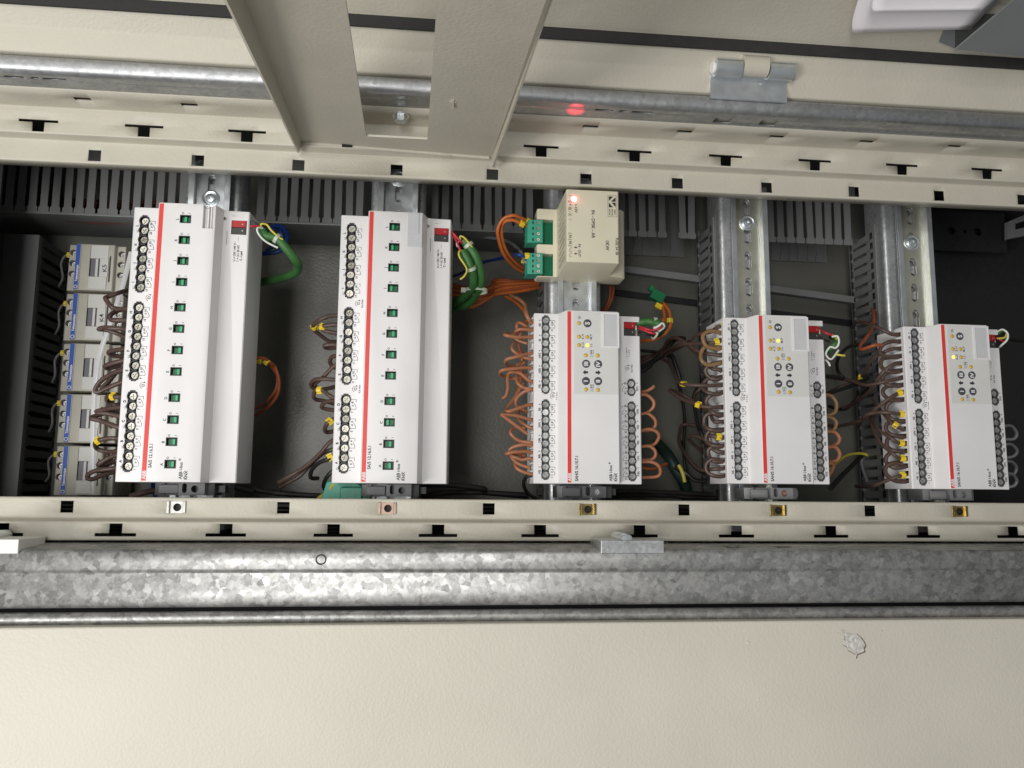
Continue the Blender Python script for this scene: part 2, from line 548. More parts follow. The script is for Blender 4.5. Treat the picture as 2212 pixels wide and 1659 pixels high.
# galvanised posts
gp = rounded([(312.0, 91), (312.0, 119), (325.0, 120), (325.2, 92)], 6.5, 9)
a = running(gp, 312.0, 97)
H = []
for q in (1562, 1661): x = U(q, 267, 104)[0]; H.append((x - 7, x + 7, a + 1, a + 9.5))
for qa, qb in ((2, 46), (60, 78), (86, 138), (1288, 1328), (1340, 1356), (1368, 1412)): H.append((U(qa, 172 + qa * .055, 112)[0], U(qb, 172 + qb * .055, 112)[0], a + 10, a + 13))
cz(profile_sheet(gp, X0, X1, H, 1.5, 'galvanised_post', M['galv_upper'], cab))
gp2 = rounded([(-25.6, 56), (-28.0, 99)], 1) + rounded([(-28.0, 99.1), (-28.6, 106.0), (-36, 107.0), (-42.6, 105.6), (-44.4, 103.6), (-60.0, 104.2), (-68.6, 101.5), (-69.2, 80)], 5, 6)
a = running(gp2, -28, 96)
H = [(U(q, 1175, 92)[0] - 6, U(q, 1175, 92)[0] + 6, a - 12, a - 2) for q in (1586, 1694)]
cz(profile_sheet(gp2, X0, X1, H, -1.5, 'galvanised_post', M['galv'], cab))
cz(MB().tube([(X0, -75.9, 98.6), (X1, -75.9, 98.6)], 4.5, 24, 1, 5.0).build('rolled_edge', M['galv'], cab, smooth=True))
cz(MB().box(440, 580, 315.5, 317, 80, 112).box(X0, X1, -45, -27.5, 50, 58).build('post_liner', M['beige'], cab))
cz(MB().box(X0, X1, -74, -67.5, 76, 82).build('gap_shade_bar', M['black_hole'], cab))  # black bar added so the gap by the rolled edge stays dark
# small plug in the lower post and its hole
GX, GY, _ = U(693, 1209, 107)
cz(MB().lathe((GX, GY), [(3.7, 105.6), (3.7, 107.3), (3.2, 107.4), (3.0, 106.9)], 24, False).build('hole_rim', M['black_hole'], cab, smooth=True))
cz(MB().cyl((GX, GY), 105.6, 106.6, 3.15, 24).build('grommet', M['wire_grey'], cab, smooth=True))
# outer side panel below
pb = MB()
pb.prism(rounded([(-79.4, 98), (-79.4, 111.5), (-400, 113.5), (-400, 98)], 1.6, 3), X0, X1, 'x')
panel = cz(pb.build('side_panel', M['beige_panel'], cab, smooth=True))


# chipped paint and specks: thin irregular flakes standing slightly proud
def flake(cx, cy, z, pts, h=.25):
    v_, f_ = plate_mesh([(cx + a, cy + b) for a, b in pts], [], h, z - .1)
    return MB().add(v_, f_)


px, py, _ = U(1845, 1391, 111.7)
chip = [(-8.6, 10), (-7.4, 9.6), (-5.6, 7), (-4.2, 7.6), (-1, 6.6), (2, 7.2), (5.2, 4.6), (7.4, 1.6), (8.4, -1.4), (7.0, -3), (7.6, -5.2), (4.4, -6.4), (2, -7.2), (.8, -9.8), (-.6, -7), (-3.4, -5), (-5, -4.4), (-5.6, -2), (-8.4, -.6), (-6.0, 2.0), (-7.8, 3.6), (-7.0, 6)]
M['chip_rim'] = mat('exposed_primer', (.20, .16, .12), .7, bump=.6, bscale=700, var=.3, vscale=300)
cz(flake(px + .5, py - .4, 111.6, [(a * 1.09, b * 1.07) for a, b in chip], .28).build('paint_chip_rim', M['chip_rim'], cab))
cz(flake(px, py, 111.7, chip, .3).build('paint_chip', M['chip'], cab))
for (sx, sy, r) in ((1615, 1388, 2.1), (1638, 1511, 1.3), (1744, 1290 + 180, .6), (1905, 1363, .6), (1810, 1368, .6), (2090, 1372, .6), (2120, 1366, .5), (2150, 1380, .6), (2168, 1368, .4), (1550, 1372, .4)):
    q = U(sx, sy, 111.8)
    cz(flake(q[0], q[1], 111.8, [(r * random.uniform(.5, 1.1) * math.cos(t), r * random.uniform(.5, 1.1) * math.sin(t)) for t in [k * .9 for k in range(7)]], .3).build('paint_chip', M['chip'], cab))

# hinge
hb = MB()
hb.prism(rounded([(320.6, 120.3), (320.6, 122.3), (335, 122.6), (339, 127), (339, 120.5)], .6, 2), 483.5, 546, 'x')
hg = cz(hb.build('hinge', M['zinc'], cab, smooth=True))
for xa, xb in ((485, 505.5), (527.5, 547.5)):
    k = MB(); k.tube([(xa, 342.0, 129.5), (xb, 342.0, 129.5)], 7.0, 28, 1, 7.0).build('knuckle', M['zinc'], hg, smooth=True)
k = MB(); k.tube([(506.4, 345, 129.5), (526.6, 345, 129.5)], 8.2, 28, 1, 7.6)
k.build('painted_knuckle', M['beige'], hg, smooth=True)
k = MB(); k.lathe((0, 0), [(4.6, -1.2), (4.9, .4), (4.2, 1.3)], 20, True, Matrix.Translation((483.4, 341.5, 130)) @ Matrix.Rotation(R(-90), 4, 'Y'))
k.build('pin_end', M['label_white'], hg, smooth=True)

# galvanised clips on the lower post; glare is painted into the left one
for n, (xa, xb, m_) in enumerate(((U(1295, 1160, 103)[0], U(1430, 1160, 103)[0], 'galv_fine'), (-55, U(48, 1170, 103)[0], 'label_white'))):
    y0, y1 = -31.0, -21.4
    c = thing('frame_clip', (xa, y0, 98), ['zinc clip bridging the lower frame and post under the third module', 'clip end coloured white for glare over the lower post at its far left'][n], 'clip')
    b = MB(); b.prism([(xa * 0, 68 - 98), (0, 108 - 98), (xb - xa, 108 - 98), (xb - xa, 68 - 98)], 0, y1 - y0, 'y')
    b.build('clip_plate', M[m_], c, bevel=.5)
    MB().lathe(((xb - xa) * .42, y1 - y0 + .4), [(4.4, -30), (4.4, 7.5), (3.6, 8.5), (2.2, 8.6)], 20).build('bolt_head', M['zinc'], c, smooth=True)

# ------------------------------------------------------------------ cabinet door, open, seen along its inner face
door = thing('cabinet_door', (0, 335, 100), 'open beige cabinet door with black foam gasket along its inner face', 'door')


def dz(o):
    o.location = (0, -335 * S, -100 * S)
    return o


def dp(y, z):
    q = U(1470, y, z); return (q[1], z)


d0, d1, d2, d3 = dp(197, 119), dp(146, 125), dp(104, 134), dp(76, 138)
d4, d5 = dp(-40, 180), dp(-260, 280)
prof = [(d0[0], 100), d0, d1, d2, d3, d4, d5]
thick = [(d5[0] + 3, d5[1] - 8), (d4[0] + 8, d4[1] - 12), (d3[0] + 8, d3[1] - 12), (d2[0] + 8, d2[1] - 14), (d1[0] + 10, d1[1] - 14), (d0[0] + 12, 96)]
db = MB(); db.prism(rounded(prof, 1.5, 3) + thick, X0, X1, 'x')
dz(db.build('door_panel', M['beige'], door, smooth=True))
gm = MB()
ga, gb = dp(103.5, 134.2), dp(77, 138)
nx_, nz_ = -(gb[1] - ga[1]), (gb[0] - ga[0])
L_ = math.hypot(nx_, nz_); nx_, nz_ = nx_ / L_, nz_ / L_
gm.prism(rounded([ga, (ga[0] + nx_ * 3.2, ga[1] + nz_ * 3.2), (gb[0] + nx_ * 2.2, gb[1] + nz_ * 2.2), gb], 1.6, 4), X0, X1, 'x')
dz(gm.build('gasket', M['rubber'], door, smooth=True))
gm = MB(); gm.box(X0, X1, 325.3, d0[0] - .2, 96, 111)
cz(gm.build('dark_gap_strip', M['rubber'], cab))  # black strip added to darken the gap between post and door


def on_door(px, py, lift=0):
    """pixel -> point on the upper door face (between d3 and d4), lifted towards the viewer"""
    d = CR @ Vector(((px - PW / 2) / CAM_F, -(py - PH / 2) / CAM_F, -1))
    o = Vector(CAM_POS)
    p = Vector((0, d3[0], d3[1])); t = Vector((0, d4[0] - d3[0], d4[1] - d3[1])).normalized()
    n = Vector((0, -t.z, t.y))
    k = (p + n * lift - o).dot(n) / d.dot(n)
    return o + d * k


def slab(pts, t, name, m, parent):
    """flat piece of thickness t through points"""
    a, b, c = pts[0], pts[1], pts[2]
    n = (b - a).cross(c - a).normalized()
    if n.y > 0: n = -n
    k = len(pts); vs = [tuple(p + n * t) for p in pts] + [tuple(p) for p in pts]
    mb = MB(); mb.add(vs, [tuple(range(k)), tuple(range(k, 2 * k))[::-1]] + [(i, (i + 1) % k, k + (i + 1) % k, k + i) for i in range(k)])
    return mb.build(name, m, parent)


# document pocket and papers on the door
pk = thing('document_pocket', tuple(on_door(2100, 60)), 'grey plastic document pocket fixed inside the open door', 'pocket')
off = tuple(-Vector(on_door(2100, 60)) * S)
o = slab([on_door(2063, 104, 22), on_door(2212, 8 - 30, 22), on_door(2330, 8 - 30, 22), on_door(2330, 131, 22)], 1.5, 'pocket_front', M['pocket'], pk); o.location = off
o = slab([on_door(2028, 89, 1), on_door(2063, 103, 1), on_door(2063, 40, 1), on_door(2048, 40, 1)], 1.0, 'pocket_side', M['pocket'], pk); o.location = off
o = slab([on_door(2063, 104, 2), on_door(2330, 131, 2), on_door(2330, 30, 2), on_door(2063, 30, 2)], 1.0, 'pocket_back', M['inner'], pk); o.location = off


def sheets(lst, lift, label, nn, bow):
    """folded sheets whose free edge curls up from the door; lst runs round the outline"""
    p0 = on_door(*lst[0], lift)
    t_ = thing('paper_sheets', tuple(p0), label, 'papers', 'folded papers in the door pocket')
    (xa, ya), (xb, yb), (xc, yc), (xd, yd) = lst          # near left, near right, far right, far left
    n_, m_ = 9, 12
    for j in range(nn):
        vs, fs = [], []
        jx, jy = random.uniform(-2, 2), random.uniform(-1.5, 1.5)
        for i in range(n_ + 1):
            u = i / n_
            for k in range(m_ + 1):
                v = k / m_
                x = (xa * (1 - u) + xb * u) * (1 - v) + (xd * (1 - u) + xc * u) * v + jx
                y = (ya * (1 - u) + yb * u) * (1 - v) + (yd * (1 - u) + yc * u) * v + jy
                curl = bow * ((1 - v) ** 3 * .9 + (1 - u) ** 4 * .7) + 1.2 * math.sin(3.1 * u + j)
                x += 9 * (1 - u) ** 2 * ((1 - v) ** 6)
                vs.append(tuple(on_door(x, y - 0, lift + j * 1.3 + curl * .5) - p0))
        for i in range(n_):
            for k in range(m_):
                a_ = i * (m_ + 1) + k
                fs.append((a_, a_ + 1, a_ + m_ + 2, a_ + m_ + 1))
        o = MB().add(vs, fs).build('sheet', M['paper'], t_, smooth=True)
        md = o.modifiers.new('thick', 'SOLIDIFY'); md.thickness = .3 * S
    return t_


sheets([(1834, 69), (2095, 62), (2190, -40), (1868, -40)], 6, 'folded white paper sheet sticking out lowest from the grey door pocket', 5, 5)
sheets([(1878, 23), (2120, 20), (2200, -45), (1902, -45)], 15, 'rolled white paper lying on top of the folded sheet in the door pocket', 5, 9)

# ------------------------------------------------------------------ hinged cover bracket standing up from the upper frame
br = thing('cover_bracket', (238, 290, 66), 'beige U shaped cover bracket swung up, with long window and bent side flanges', 'bracket')
bo = Vector((238, 290, 66))
Bl, Br_ = Vector((161.3, 292.5, 67)), Vector((316.3, 287.0, 67))
Tl, Tr = Vector(U(527, 0, 296)), Vector(U(1160, 0, 296))
ext = 1.9
Tl2, Tr2 = Bl + (Tl - Bl) * ext, Br_ + (Tr - Br_) * ext
Wl, Wr = Vector(U(790.8, 294.6, 67)), Vector(U(923, 301.3, 67))


def on_plate(px, py, lift=0.0):
    n = (Br_ - Bl).cross(Tl - Bl).normalized()
    if n.y > 0: n = -n
    d = CR @ Vector(((px - PW / 2) / CAM_F, -(py - PH / 2) / CAM_F, -1))
    k = (Bl + n * lift - Vector(CAM_POS)).dot(n) / d.dot(n)
    return Vector(CAM_POS) + d * k


PN = (Br_ - Bl).cross(Tl - Bl).normalized()
if PN.y > 0: PN = -PN
w0, w1 = on_plate(790.8, 294.6), on_plate(923, 301.3)
w2, w3 = on_plate(944, 0), on_plate(746.6, 0)
w2, w3 = w1 + (w2 - w1) * ext, w0 + (w3 - w0) * ext
b0, b1 = on_plate(650, 306), on_plate(1062, 339)


def quad_slab(a, b, c, d, t, mb):
    n = (b - a).cross(d - a).normalized()
    if n.dot(PN) < 0: n = -n
    vs = [tuple(p - bo) for p in (a, b, c, d)] + [tuple(p - bo - n * t) for p in (a, b, c, d)]
    mb.add(vs, [(0, 1, 2, 3), (7, 6, 5, 4), (0, 4, 5, 1), (1, 5, 6, 2), (2, 6, 7, 3), (3, 7, 4, 0)])


def inner_plate(mb, t=1.6):
    """cover plate = outline with a window open to the far end, drawn in its own plane"""
    ex = (b1 - b0).normalized(); ey = PN.cross(ex)
    if ey.z < 0: ey = -ey
    f = lambda p: ((p - b0).dot(ex), (p - b0).dot(ey))
    outline = [f(b0), f(w0) if False else (f(b1)), f(Tr2), f(w2), f(w1), f(w0), f(w3), f(Tl2)]
    vs, fs = plate_mesh(outline, [], t, -t)
    mb.add([tuple(b0 + ex * v[0] + ey * v[1] + PN * v[2] - bo) for v in vs], fs)


pm = MB(); inner_plate(pm)
pl = pm.build('cover_plate', M['beige'], br)
fl = MB()
fo0, fo1 = on_plate(650, 306), Tl2
quad_slab(b0, b0 + PN * 8.5 + Vector((-1.2, 0, -2)), Tl2 + PN * 20 + Vector((-2, 0, 0)), Tl2, 1.5, fl)
fl.build('side_flange', M['beige'], br)
fl = MB()
quad_slab(b1, b1 + PN * 7.5 + Vector((1.2, 0, -3)), Tr2 + PN * 21 + Vector((4, 0, 0)), Tr2, 1.5, fl)
fl.build('side_flange', M['beige'], br)
# rolled foot of the plate on the frame with two little catches
fm = MB()
fm.tube([tuple(b0 + Vector((4, -.6, -.5)) - bo), tuple(b1 + Vector((-2, -.6, -.5)) - bo)], 1.6, 10, 1)
fm.build('rolled_foot', M['beige'], br, smooth=True)
for px_ in (752, 962):
    q = on_plate(px_, 320 + (px_ - 752) * .05)
    MB().box(q.x - bo.x - 4, q.x - bo.x + 4, q.y - bo.y - 2.6, q.y - bo.y - .9, -3, 1.2).build('catch', M['black_hole'] if px_ < 800 else M['beige'], br)
q = on_plate(978, 222, .3) - bo
MB().box(q.x - .9, q.x + .9, q.y - .8, q.y + .2, q.z - 7, q.z + 5).box(q.x - 2.4, q.x + 2.4, q.y - .6, q.y + .2, q.z + 1, q.z + 2.4).build('stamped_mark', M['beige'], br)

# bolt seen through the bracket window, in the frame behind
q = U(866, 250, 84)
bt = thing('frame_bolt', (q[0], 311, 84), 'zinc hexagon bolt in the beige frame behind the bracket window', 'bolt')
Rm = Matrix.Rotation(R(90), 4, 'X')
MB().lathe((0, 0), [(6.8, 0), (6.8, 1.6)], 24, True, Rm).build('washer', M['zinc'], bt, smooth=True)
MB().lathe((0, 0), [(5.2, 1.6), (5.2, 5.2), (4.4, 6.2)], 6, True, Rm).build('hex_head', M['zinc'], bt)

# ------------------------------------------------------------------ cage nuts
nut_words = ['silver cage nut in the lower frame strip under the module beside the contactors', 'pinkish cage nut in the lower frame strip under the second module',
             'brassy cage nut in the lower frame strip left of the zinc clip', 'golden cage nut in the lower frame strip under the fourth module', 'golden cage nut in the lower frame strip under the last module']
nut_cols = ['steel', 'brass', 'brass', 'brass', 'brass']
M['nut_steel'] = mat('nut_steel', (.34, .34, .32), .42, 1.0, var=.25, vscale=200)
M['pink'] = mat('iridescent_zinc', (.30, .21, .17), .42, 1.0, var=.2, vscale=250)
for k in range(5):
    x = sq + k * PITCH
    n_ = thing('cage_nut', (x, -.2, 52), nut_words[k], 'cage nut', 'cage nuts in the lower frame strip')
    mt = M[('nut_steel', 'pink', 'brass', 'brass', 'brass')[k]]
    vs, fs = plate_mesh(rect(-4.5, 4.5, -4.4, 4.4), [ring(.4, 0, 3.0, 20)], 2.2, .2)
    MB().add(vs, fs).box(-4.5, 4.5, -4.4, 4.4, -4, -3.2).lathe((.4, 0), [(3.0, -3.2), (3.0, .2)], 20, False).build('nut', mt, n_)
    MB().cyl((.4, 0), -3.1, -1.2, 2.95).build('threaded_hole', M['black_hole'], n_)
    MB().box(-7.2, -5.3, -4.6, 4.6, 3.1, 4.0).box(-5.6, -5.0, -4.6, 4.6, -2, 4).build('spring_clip', mt, n_, bevel=.25)
    MB().box(4.9, 6.9, -4.2, 4.6, 3.1, 4.0).box(4.6, 5.2, -4.2, 4.6, -2, 4).build('spring_clip', mt, n_, bevel=.25)

# ------------------------------------------------------------------ mounting rails on their supports
RX = [77.0, 238.5, 398.6, 560.0, 721.5]
ordn = ['first', 'second', 'third', 'fourth', 'fifth']
rail_hint = ['behind the module next to the contactors', 'behind the second long white module', 'carrying the cream power supply', 'behind the fourth module', 'behind the module nearest the dark end']
rail_obj, sup_obj = [], []


def rail_meshes():
    vs, fs = plate_mesh(rect(-12.6, 12.6, -14, 296), [obround(0, 2 + 25 * k, 6.4, 17.5) for k in range(12)], 1.0, 0)
    base = MB().add(vs, fs)
    sides = MB()
    for s in (-1, 1):
        p = [(s * 12.6, 0), (s * 13.6, 0.2), (s * 13.6, 6.4), (s * 17.5, 6.6), (s * 17.5, 7.6), (s * 12.6, 7.4)]
        sides.prism(p, -14, 296, 'y')
    return base, sides


for k in range(5):
    r_ = thing('din_rail', (RX[k], 0, 0), 'slotted metal mounting rail ' + rail_hint[k], 'rail', 'mounting rails across the cabinet')
    b_, s_ = rail_meshes()
    mt = M['zinc_yellow'] if k in (3, 4) else M['zinc']
    b_.build('rail_web', mt, r_)
    s_.build('rail_lip', M['zinc'], r_, bevel=.3)
    if k != 2:
        yb = {0: U(447, 425, 6)[1], 1: 290, 3: U(1611, 478, 6)[1], 4: U(1967, 520, 6)[1]}[k]
        MB().lathe((0, 0), [(7.4, 1.0), (7.4, 2.0), (6.4, 2.3), (5.0, 1.7), (4.6, 1.7), (4.4, 3.0), (3.6, 4.2), (1.9, 4.6), (1.3, 4.6), (1.1, 2.0)], 32).build('rail_screw', M['zinc'], r_, smooth=True, loc=(0, yb, 0))
    rail_obj.append(r_)
    # support channel under the rail
    s = thing('rail_support', (RX[k], 0, -2), 'galvanised support channel under the rail ' + rail_hint[k], 'support', 'support channels under the rails')
    pts = rounded([(-24.5, -34), (-24.5, -3.2), (-13, -3.2)], 6, 6)
    m_ = MB()
    for sg in (-1, 1):
        m_.prism([(sg * a, b) for a, b in pts] + [(sg * 13, -4.4), (sg * 17, -4.4), (sg * 23, -10), (sg * 23, -34)], -20, 300, 'y')
    m_.build('channel_side', M['galv_fine'], s, smooth=True)
    vs, fs = plate_mesh(rect(-13, 13, -20, 300), [ring(0, 6 + 12.5 * j, 2.9, 14) for j in range(23)], 1.0, -.6)
    MB().add(vs, fs).build('channel_web', M['galv_fine'], s)

# ------------------------------------------------------------------ wiring ducts
_fing = {}


def finger(kind, w, L, t, tip):
    """one duct finger: upright bar with a flared tip; local x = across, local y = along, z = thickness"""
    key = (kind, w, L, t, tip)
    if key not in _fing:
        p = [(-w / 2, 0), (w / 2, 0), (w / 2, L - tip), (w / 2 + 1.25, L - tip + 1.5), (w / 2 + 1.25, L - .8), (w / 2 + .4, L), (-w / 2 - .4, L), (-w / 2 - 1.25, L - .8), (-w / 2 - 1.25, L - tip + 1.5), (-w / 2, L - tip)]
        _fing[key] = MB().prism(p, 0, t, 'z').mesh('finger')
    return _fing[key]


def add_finger(parent, me, m_, mtx):
    o = bpy.data.objects.new('finger', me)
    if not me.materials: me.materials.append(m_)
    link(o, parent); o.matrix_local = mtx @ Matrix.Rotation(random.gauss(0, .009), 4, 'Z')
    return o


def top_duct(xa, xb, lid, label, k0, skip=()):
    d = thing('cable_duct', ((xa + xb) / 2, 285, -70), label, 'cable duct', 'grey slotted ducts along the upper side')
    cx = (xa + xb) / 2
    hx = (xb - xa) / 2
    MB().box(-hx, hx, 19, 46, 29.6, 31).box(-hx, hx, 44.5, 46, -31, 29.6).box(-hx, hx, -26, 46, -32.6, -31).build('duct_body', M['duct'], d)
    x = -3.0 * 1000
    n0 = math.ceil((xa + 5 - 1.1) / 10.0)
    me = finger('t', 6.4, 46, 1.3, 6.5)
    i = n0
    while i * 10.0 + 1.1 < xb - 4:
        if i not in skip:
            add_finger(d, me, M['duct'], Matrix.Translation(Vector(((i * 10.0 + 1.1) - cx, 20, 29.65)) * S) @ Matrix.Rotation(math.pi, 4, 'Z'))
            add_finger(d, me, M['duct'], Matrix.Translation(Vector(((i * 10.0 + 1.1) - cx, 20, -31)) * S) @ Matrix.Rotation(math.pi, 4, 'Z')) if not lid else None
        i += 1
    if lid:
        MB().prism(rounded([(-25.0, 30.6), (-25.0, 31.6), (-27.4, 31.6), (-27.4, -33), (-26.2, -33), (-26.2, 30.4)], .6, 2), -hx, hx, 'x').build('duct_lid', M['duct'], d, smooth=True)
    return d


top_duct(-300, 50, True, 'grey slotted cable duct with copper brown wires inside, left of the first rail', 0)
top_duct(103, 212, True, 'grey slotted cable duct between the first and second rails', 1)
top_duct(265, 372, True, 'grey slotted cable duct between the second rail and the power supply', 2)
top_duct(425, 533, False, 'lidless slotted cable duct right of the power supply', 3, skip=(50,))
top_duct(586, 690, False, 'lidless slotted cable duct between the last two rails', 4)
# brand print on the face of the third duct
tm = MB(); glyphs(tm, 'E64 40x60   (60x40)  CE', 3.2, 320, 326, -38.1, 0)
o = bpy.data.objects.get('cable_duct.002')
for i_, v in enumerate(tm.v): tm.v[i_] = (v[0] - 318.5, v[1] - 285, v[2] + 70)
tm.build('lettering', M['black'], o)


def rail_duct(k, label):
    """slotted duct lying behind a rail support; left wall faces the camera side"""
    d = thing('slotted_duct', (RX[k], 150, -64), label, 'cable duct', 'slotted ducts behind the rails')
    MB().box(-26, 26, -150, 124, -2, 0).box(-26.2, -24.7, -150, 124, 38, 47).box(24.7, 26.2, -150, 124, 38, 47).box(-26.2, -24.7, -150, 124, 0, 4).box(24.7, 26.2, -150, 124, 0, 4).build('duct_body', M['duct'], d)
    me = finger('r', 6.6, 44, 1.3, 4)
    for sg in ((-1,) if k != 2 else (-1,)):
        for i in range(27):
            y = -146 + i * 10.0
            mt = Matrix(((0, 0, 1, 0), (1, 0, 0, 0), (0, 1, 0, 0), (0, 0, 0, 1)))
            # finger: local y -> z (flipped so that the tip is deep), local x -> y
            mt = Matrix(((0, 0, 1, sg * 26.2 * S), (1, 0, 0, y * S), (0, -1, 0, 43 * S), (0, 0, 0, 1)))
            add_finger(d, me, M['duct'], mt)
    return d


rail_duct(2, 'grey slotted duct behind the rail of the power supply')
rail_duct(3, 'grey slotted duct behind the fourth rail, next to the lidless duct')
rail_duct(4, 'grey slotted duct behind the fifth rail at the dark end')

# left dark duct with its lid
d = thing('cable_duct', (-94, 120, -70), 'dark grey closed duct running beside the yellow tagged contactor wires', 'cable duct')
MB().prism(rounded([(-16, -30), (-16, 31), (14, 31), (14, 24)], 1, 2) + [(13, 24), (13, 29.6), (-14.6, 29.6), (-14.6, -30)], -130, 118, 'y').build('duct_lid', M['duct_dark'], d, smooth=True)
MB().box(-15, 13, -130, 118, -33, -31).build('duct_body', M['duct_dark'], d)
me = finger('l', 6.4, 52, 1.3, 6)
for i in range(25):
    add_finger(d, me, M['black'], Matrix(((0, 0, 1, 12.2 * S), (1, 0, 0, (-126 + i * 10) * S), (0, 1, 0, -28 * S), (0, 0, 0, 1))))
# loose grey trunking lid lying behind the modules on the right
a, b = Vector(U(1300, 566, -60)), Vector(U(1905, 648, -60))
tl = thing('trunking_lid', tuple(a), 'loose grey trunking lid lying aslant behind the fourth and fifth rails', 'lid')
dirn = (b - a); nrm = Vector((-dirn.y, dirn.x, 0)).normalized()
vs = []
for p in (a, b):
    for w_, z_ in ((0, 0), (7, 0), (7, -9), (0, -9)): vs.append(tuple(p - a - nrm * w_ + Vector((0, 0, z_))))
MB().add(vs, [(0, 1, 5, 4), (1, 2, 6, 5), (2, 3, 7, 6), (3, 0, 4, 7), (0, 3, 2, 1), (4, 5, 6, 7)]).build('lid_strip', M['duct'], tl, bevel=.6)
# dark ledge on the back plate at right
a, b = Vector(U(1330, 625, -98)), Vector(U(1905, 700, -98))
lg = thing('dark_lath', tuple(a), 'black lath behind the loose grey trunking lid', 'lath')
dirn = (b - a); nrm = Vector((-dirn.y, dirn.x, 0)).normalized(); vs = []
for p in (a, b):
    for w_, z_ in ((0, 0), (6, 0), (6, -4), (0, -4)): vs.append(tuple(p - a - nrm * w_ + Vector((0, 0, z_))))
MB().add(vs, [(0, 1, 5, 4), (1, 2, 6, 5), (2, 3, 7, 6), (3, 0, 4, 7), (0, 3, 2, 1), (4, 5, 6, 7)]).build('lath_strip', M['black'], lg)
# grey bracket at the far right
zc = ZP(3250, 700, 2.765)
gb_ = thing('grey_bracket', (800, 250, -60), 'grey perforated bracket in the dark corner beyond the fifth rail', 'bracket')
P_ = [zc(1965, 490, -60), zc(2250, 370, -60), zc(2250, 620, -60), zc(1965, 675, -60)]
H_ = [zc(2045, 510, -60), zc(2230, 450, -60), zc(2230, 530, -60), zc(2045, 575, -60)]
vs, fs = plate_mesh([(p[0] - 800, p[1] - 250) for p in P_], [[(p[0] - 800, p[1] - 250) for p in H_]], 5, -2)
MB().add(vs, fs).build('bracket_plate', M['duct'], gb_)

zc = ZP(3250, 700, 2.765)
a_, b_ = Vector(zc(1150, 560, -80)), Vector(zc(1950, 620, -80))
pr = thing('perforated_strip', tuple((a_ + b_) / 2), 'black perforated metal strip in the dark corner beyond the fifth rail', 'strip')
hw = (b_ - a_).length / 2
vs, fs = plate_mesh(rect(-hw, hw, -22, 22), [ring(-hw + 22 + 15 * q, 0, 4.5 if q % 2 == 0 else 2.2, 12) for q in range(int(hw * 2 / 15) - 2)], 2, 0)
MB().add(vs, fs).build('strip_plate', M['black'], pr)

# ------------------------------------------------------------------ shared small parts
vs, fs = plate_mesh(ring(0, 0, 2.75, 18), [[(x * .9, y * .9) for x, y in ((-.4, -2.1), (.4, -2.1), (.4, -.4), (2.1, -.4), (2.1, .4), (.4, .4), (.4, 2.1), (-.4, 2.1), (-.4, .4), (-2.1, .4), (-2.1, -.4), (-.4, -.4))]], 1.0, 0)
SCREW = MB().add(vs, fs).cyl((0, 0), -.9, -.5, 2.7, 18).mesh('terminal_screw')
fix_normals(SCREW)
SCREW_A = SCREW; SCREW_A.materials.append(M['steel'])
SCREW_B = SCREW.copy(); SCREW_B.materials.clear(); SCREW_B.materials.append(M['steel_grey'])


def screws(parent, x, ys, z, me, rs=1.0, name='terminal_screw'):
    for y in ys:
        o = bpy.data.objects.new(name, me); link(o, parent)
        o.location = Vector((x + random.uniform(-.15, .15), y, z)) * S
        o.rotation_euler = (random.gauss(0, .07), random.gauss(0, .07), random.uniform(0, math.pi))
        o.scale = (rs, rs, rs)


def chain_outline(x, ys, r, neck, octa=False):
    """outline of a row of overlapping discs joined by necks with square stubs at both ends"""
    left, right = [], []
    n = 8
    for j, y in enumerate(ys):
        a_lo = -68 if j else -60
        a_hi = 68 if j < len(ys) - 1 else 60
        for k in range(n + 1):
            t = R(a_lo + (a_hi - a_lo) * k / n)
            if octa:
                t = R(a_lo + (a_hi - a_lo) * round(k / 2) * 2 / n)
            right.append((x + r * math.cos(t), y + r * math.sin(t)))
    left = [(2 * x - a, b) for a, b in right][::-1]
    st = r * .45
    return [(x - st, ys[0] - r - .5), (x + st, ys[0] - r - .5)] + right + [(x + st, ys[-1] + r + .5), (x - st, ys[-1] + r + .5)] + left


def strip(parent, x, ys, z, r, ri, depth, m_, name='terminal_strip', octa=False):
    vs, fs = plate_mesh(chain_outline(x, ys, r, 2, octa), [ring(x, y, ri, 18) for y in ys], .9, z - .3)
    mb = MB().add(vs, fs)
    for y in ys:
        mb.lathe((x, y), [(ri, z + .3), (ri + .01, z - depth)], 18, False)
        mb.cyl((x, y), z - depth - .5, z - depth, ri + .3, 18)
    return mb.build(name, m_, parent)


def mu_symbol(mb, y1, y2, x0, xr, z, n1, n2, sg=1, xs_num=None, cap=1.5, xmu=None):
    """relay contact drawn beside a pair of terminals (sg = +1: drawn to the right of the screws)"""
    w = .28
    mb.line([(x0, y1), (xr, y1), (xr, y1 + (y2 - y1) * .25), (xr - sg * 1.6, y1 + (y2 - y1) * .62)], w, z)
    mb.line([(x0, y2), (xr, y2), (xr, y2 - (y2 - y1) * .28)], w, z)
    xn = xs_num
    glyphs(mb, n1, cap, xn, y1 - (y2 - y1) * .30, z, 90, bold=.01)
    glyphs(mb, n2, cap, xn, y2 - (y2 - y1) * .30 + (0 if sg > 0 else 2.2), z, 90, bold=.01)
    glyphs(mb, '\u00b5', cap * 1.1, xmu, y1 + (y2 - y1) * .38, z, 90)


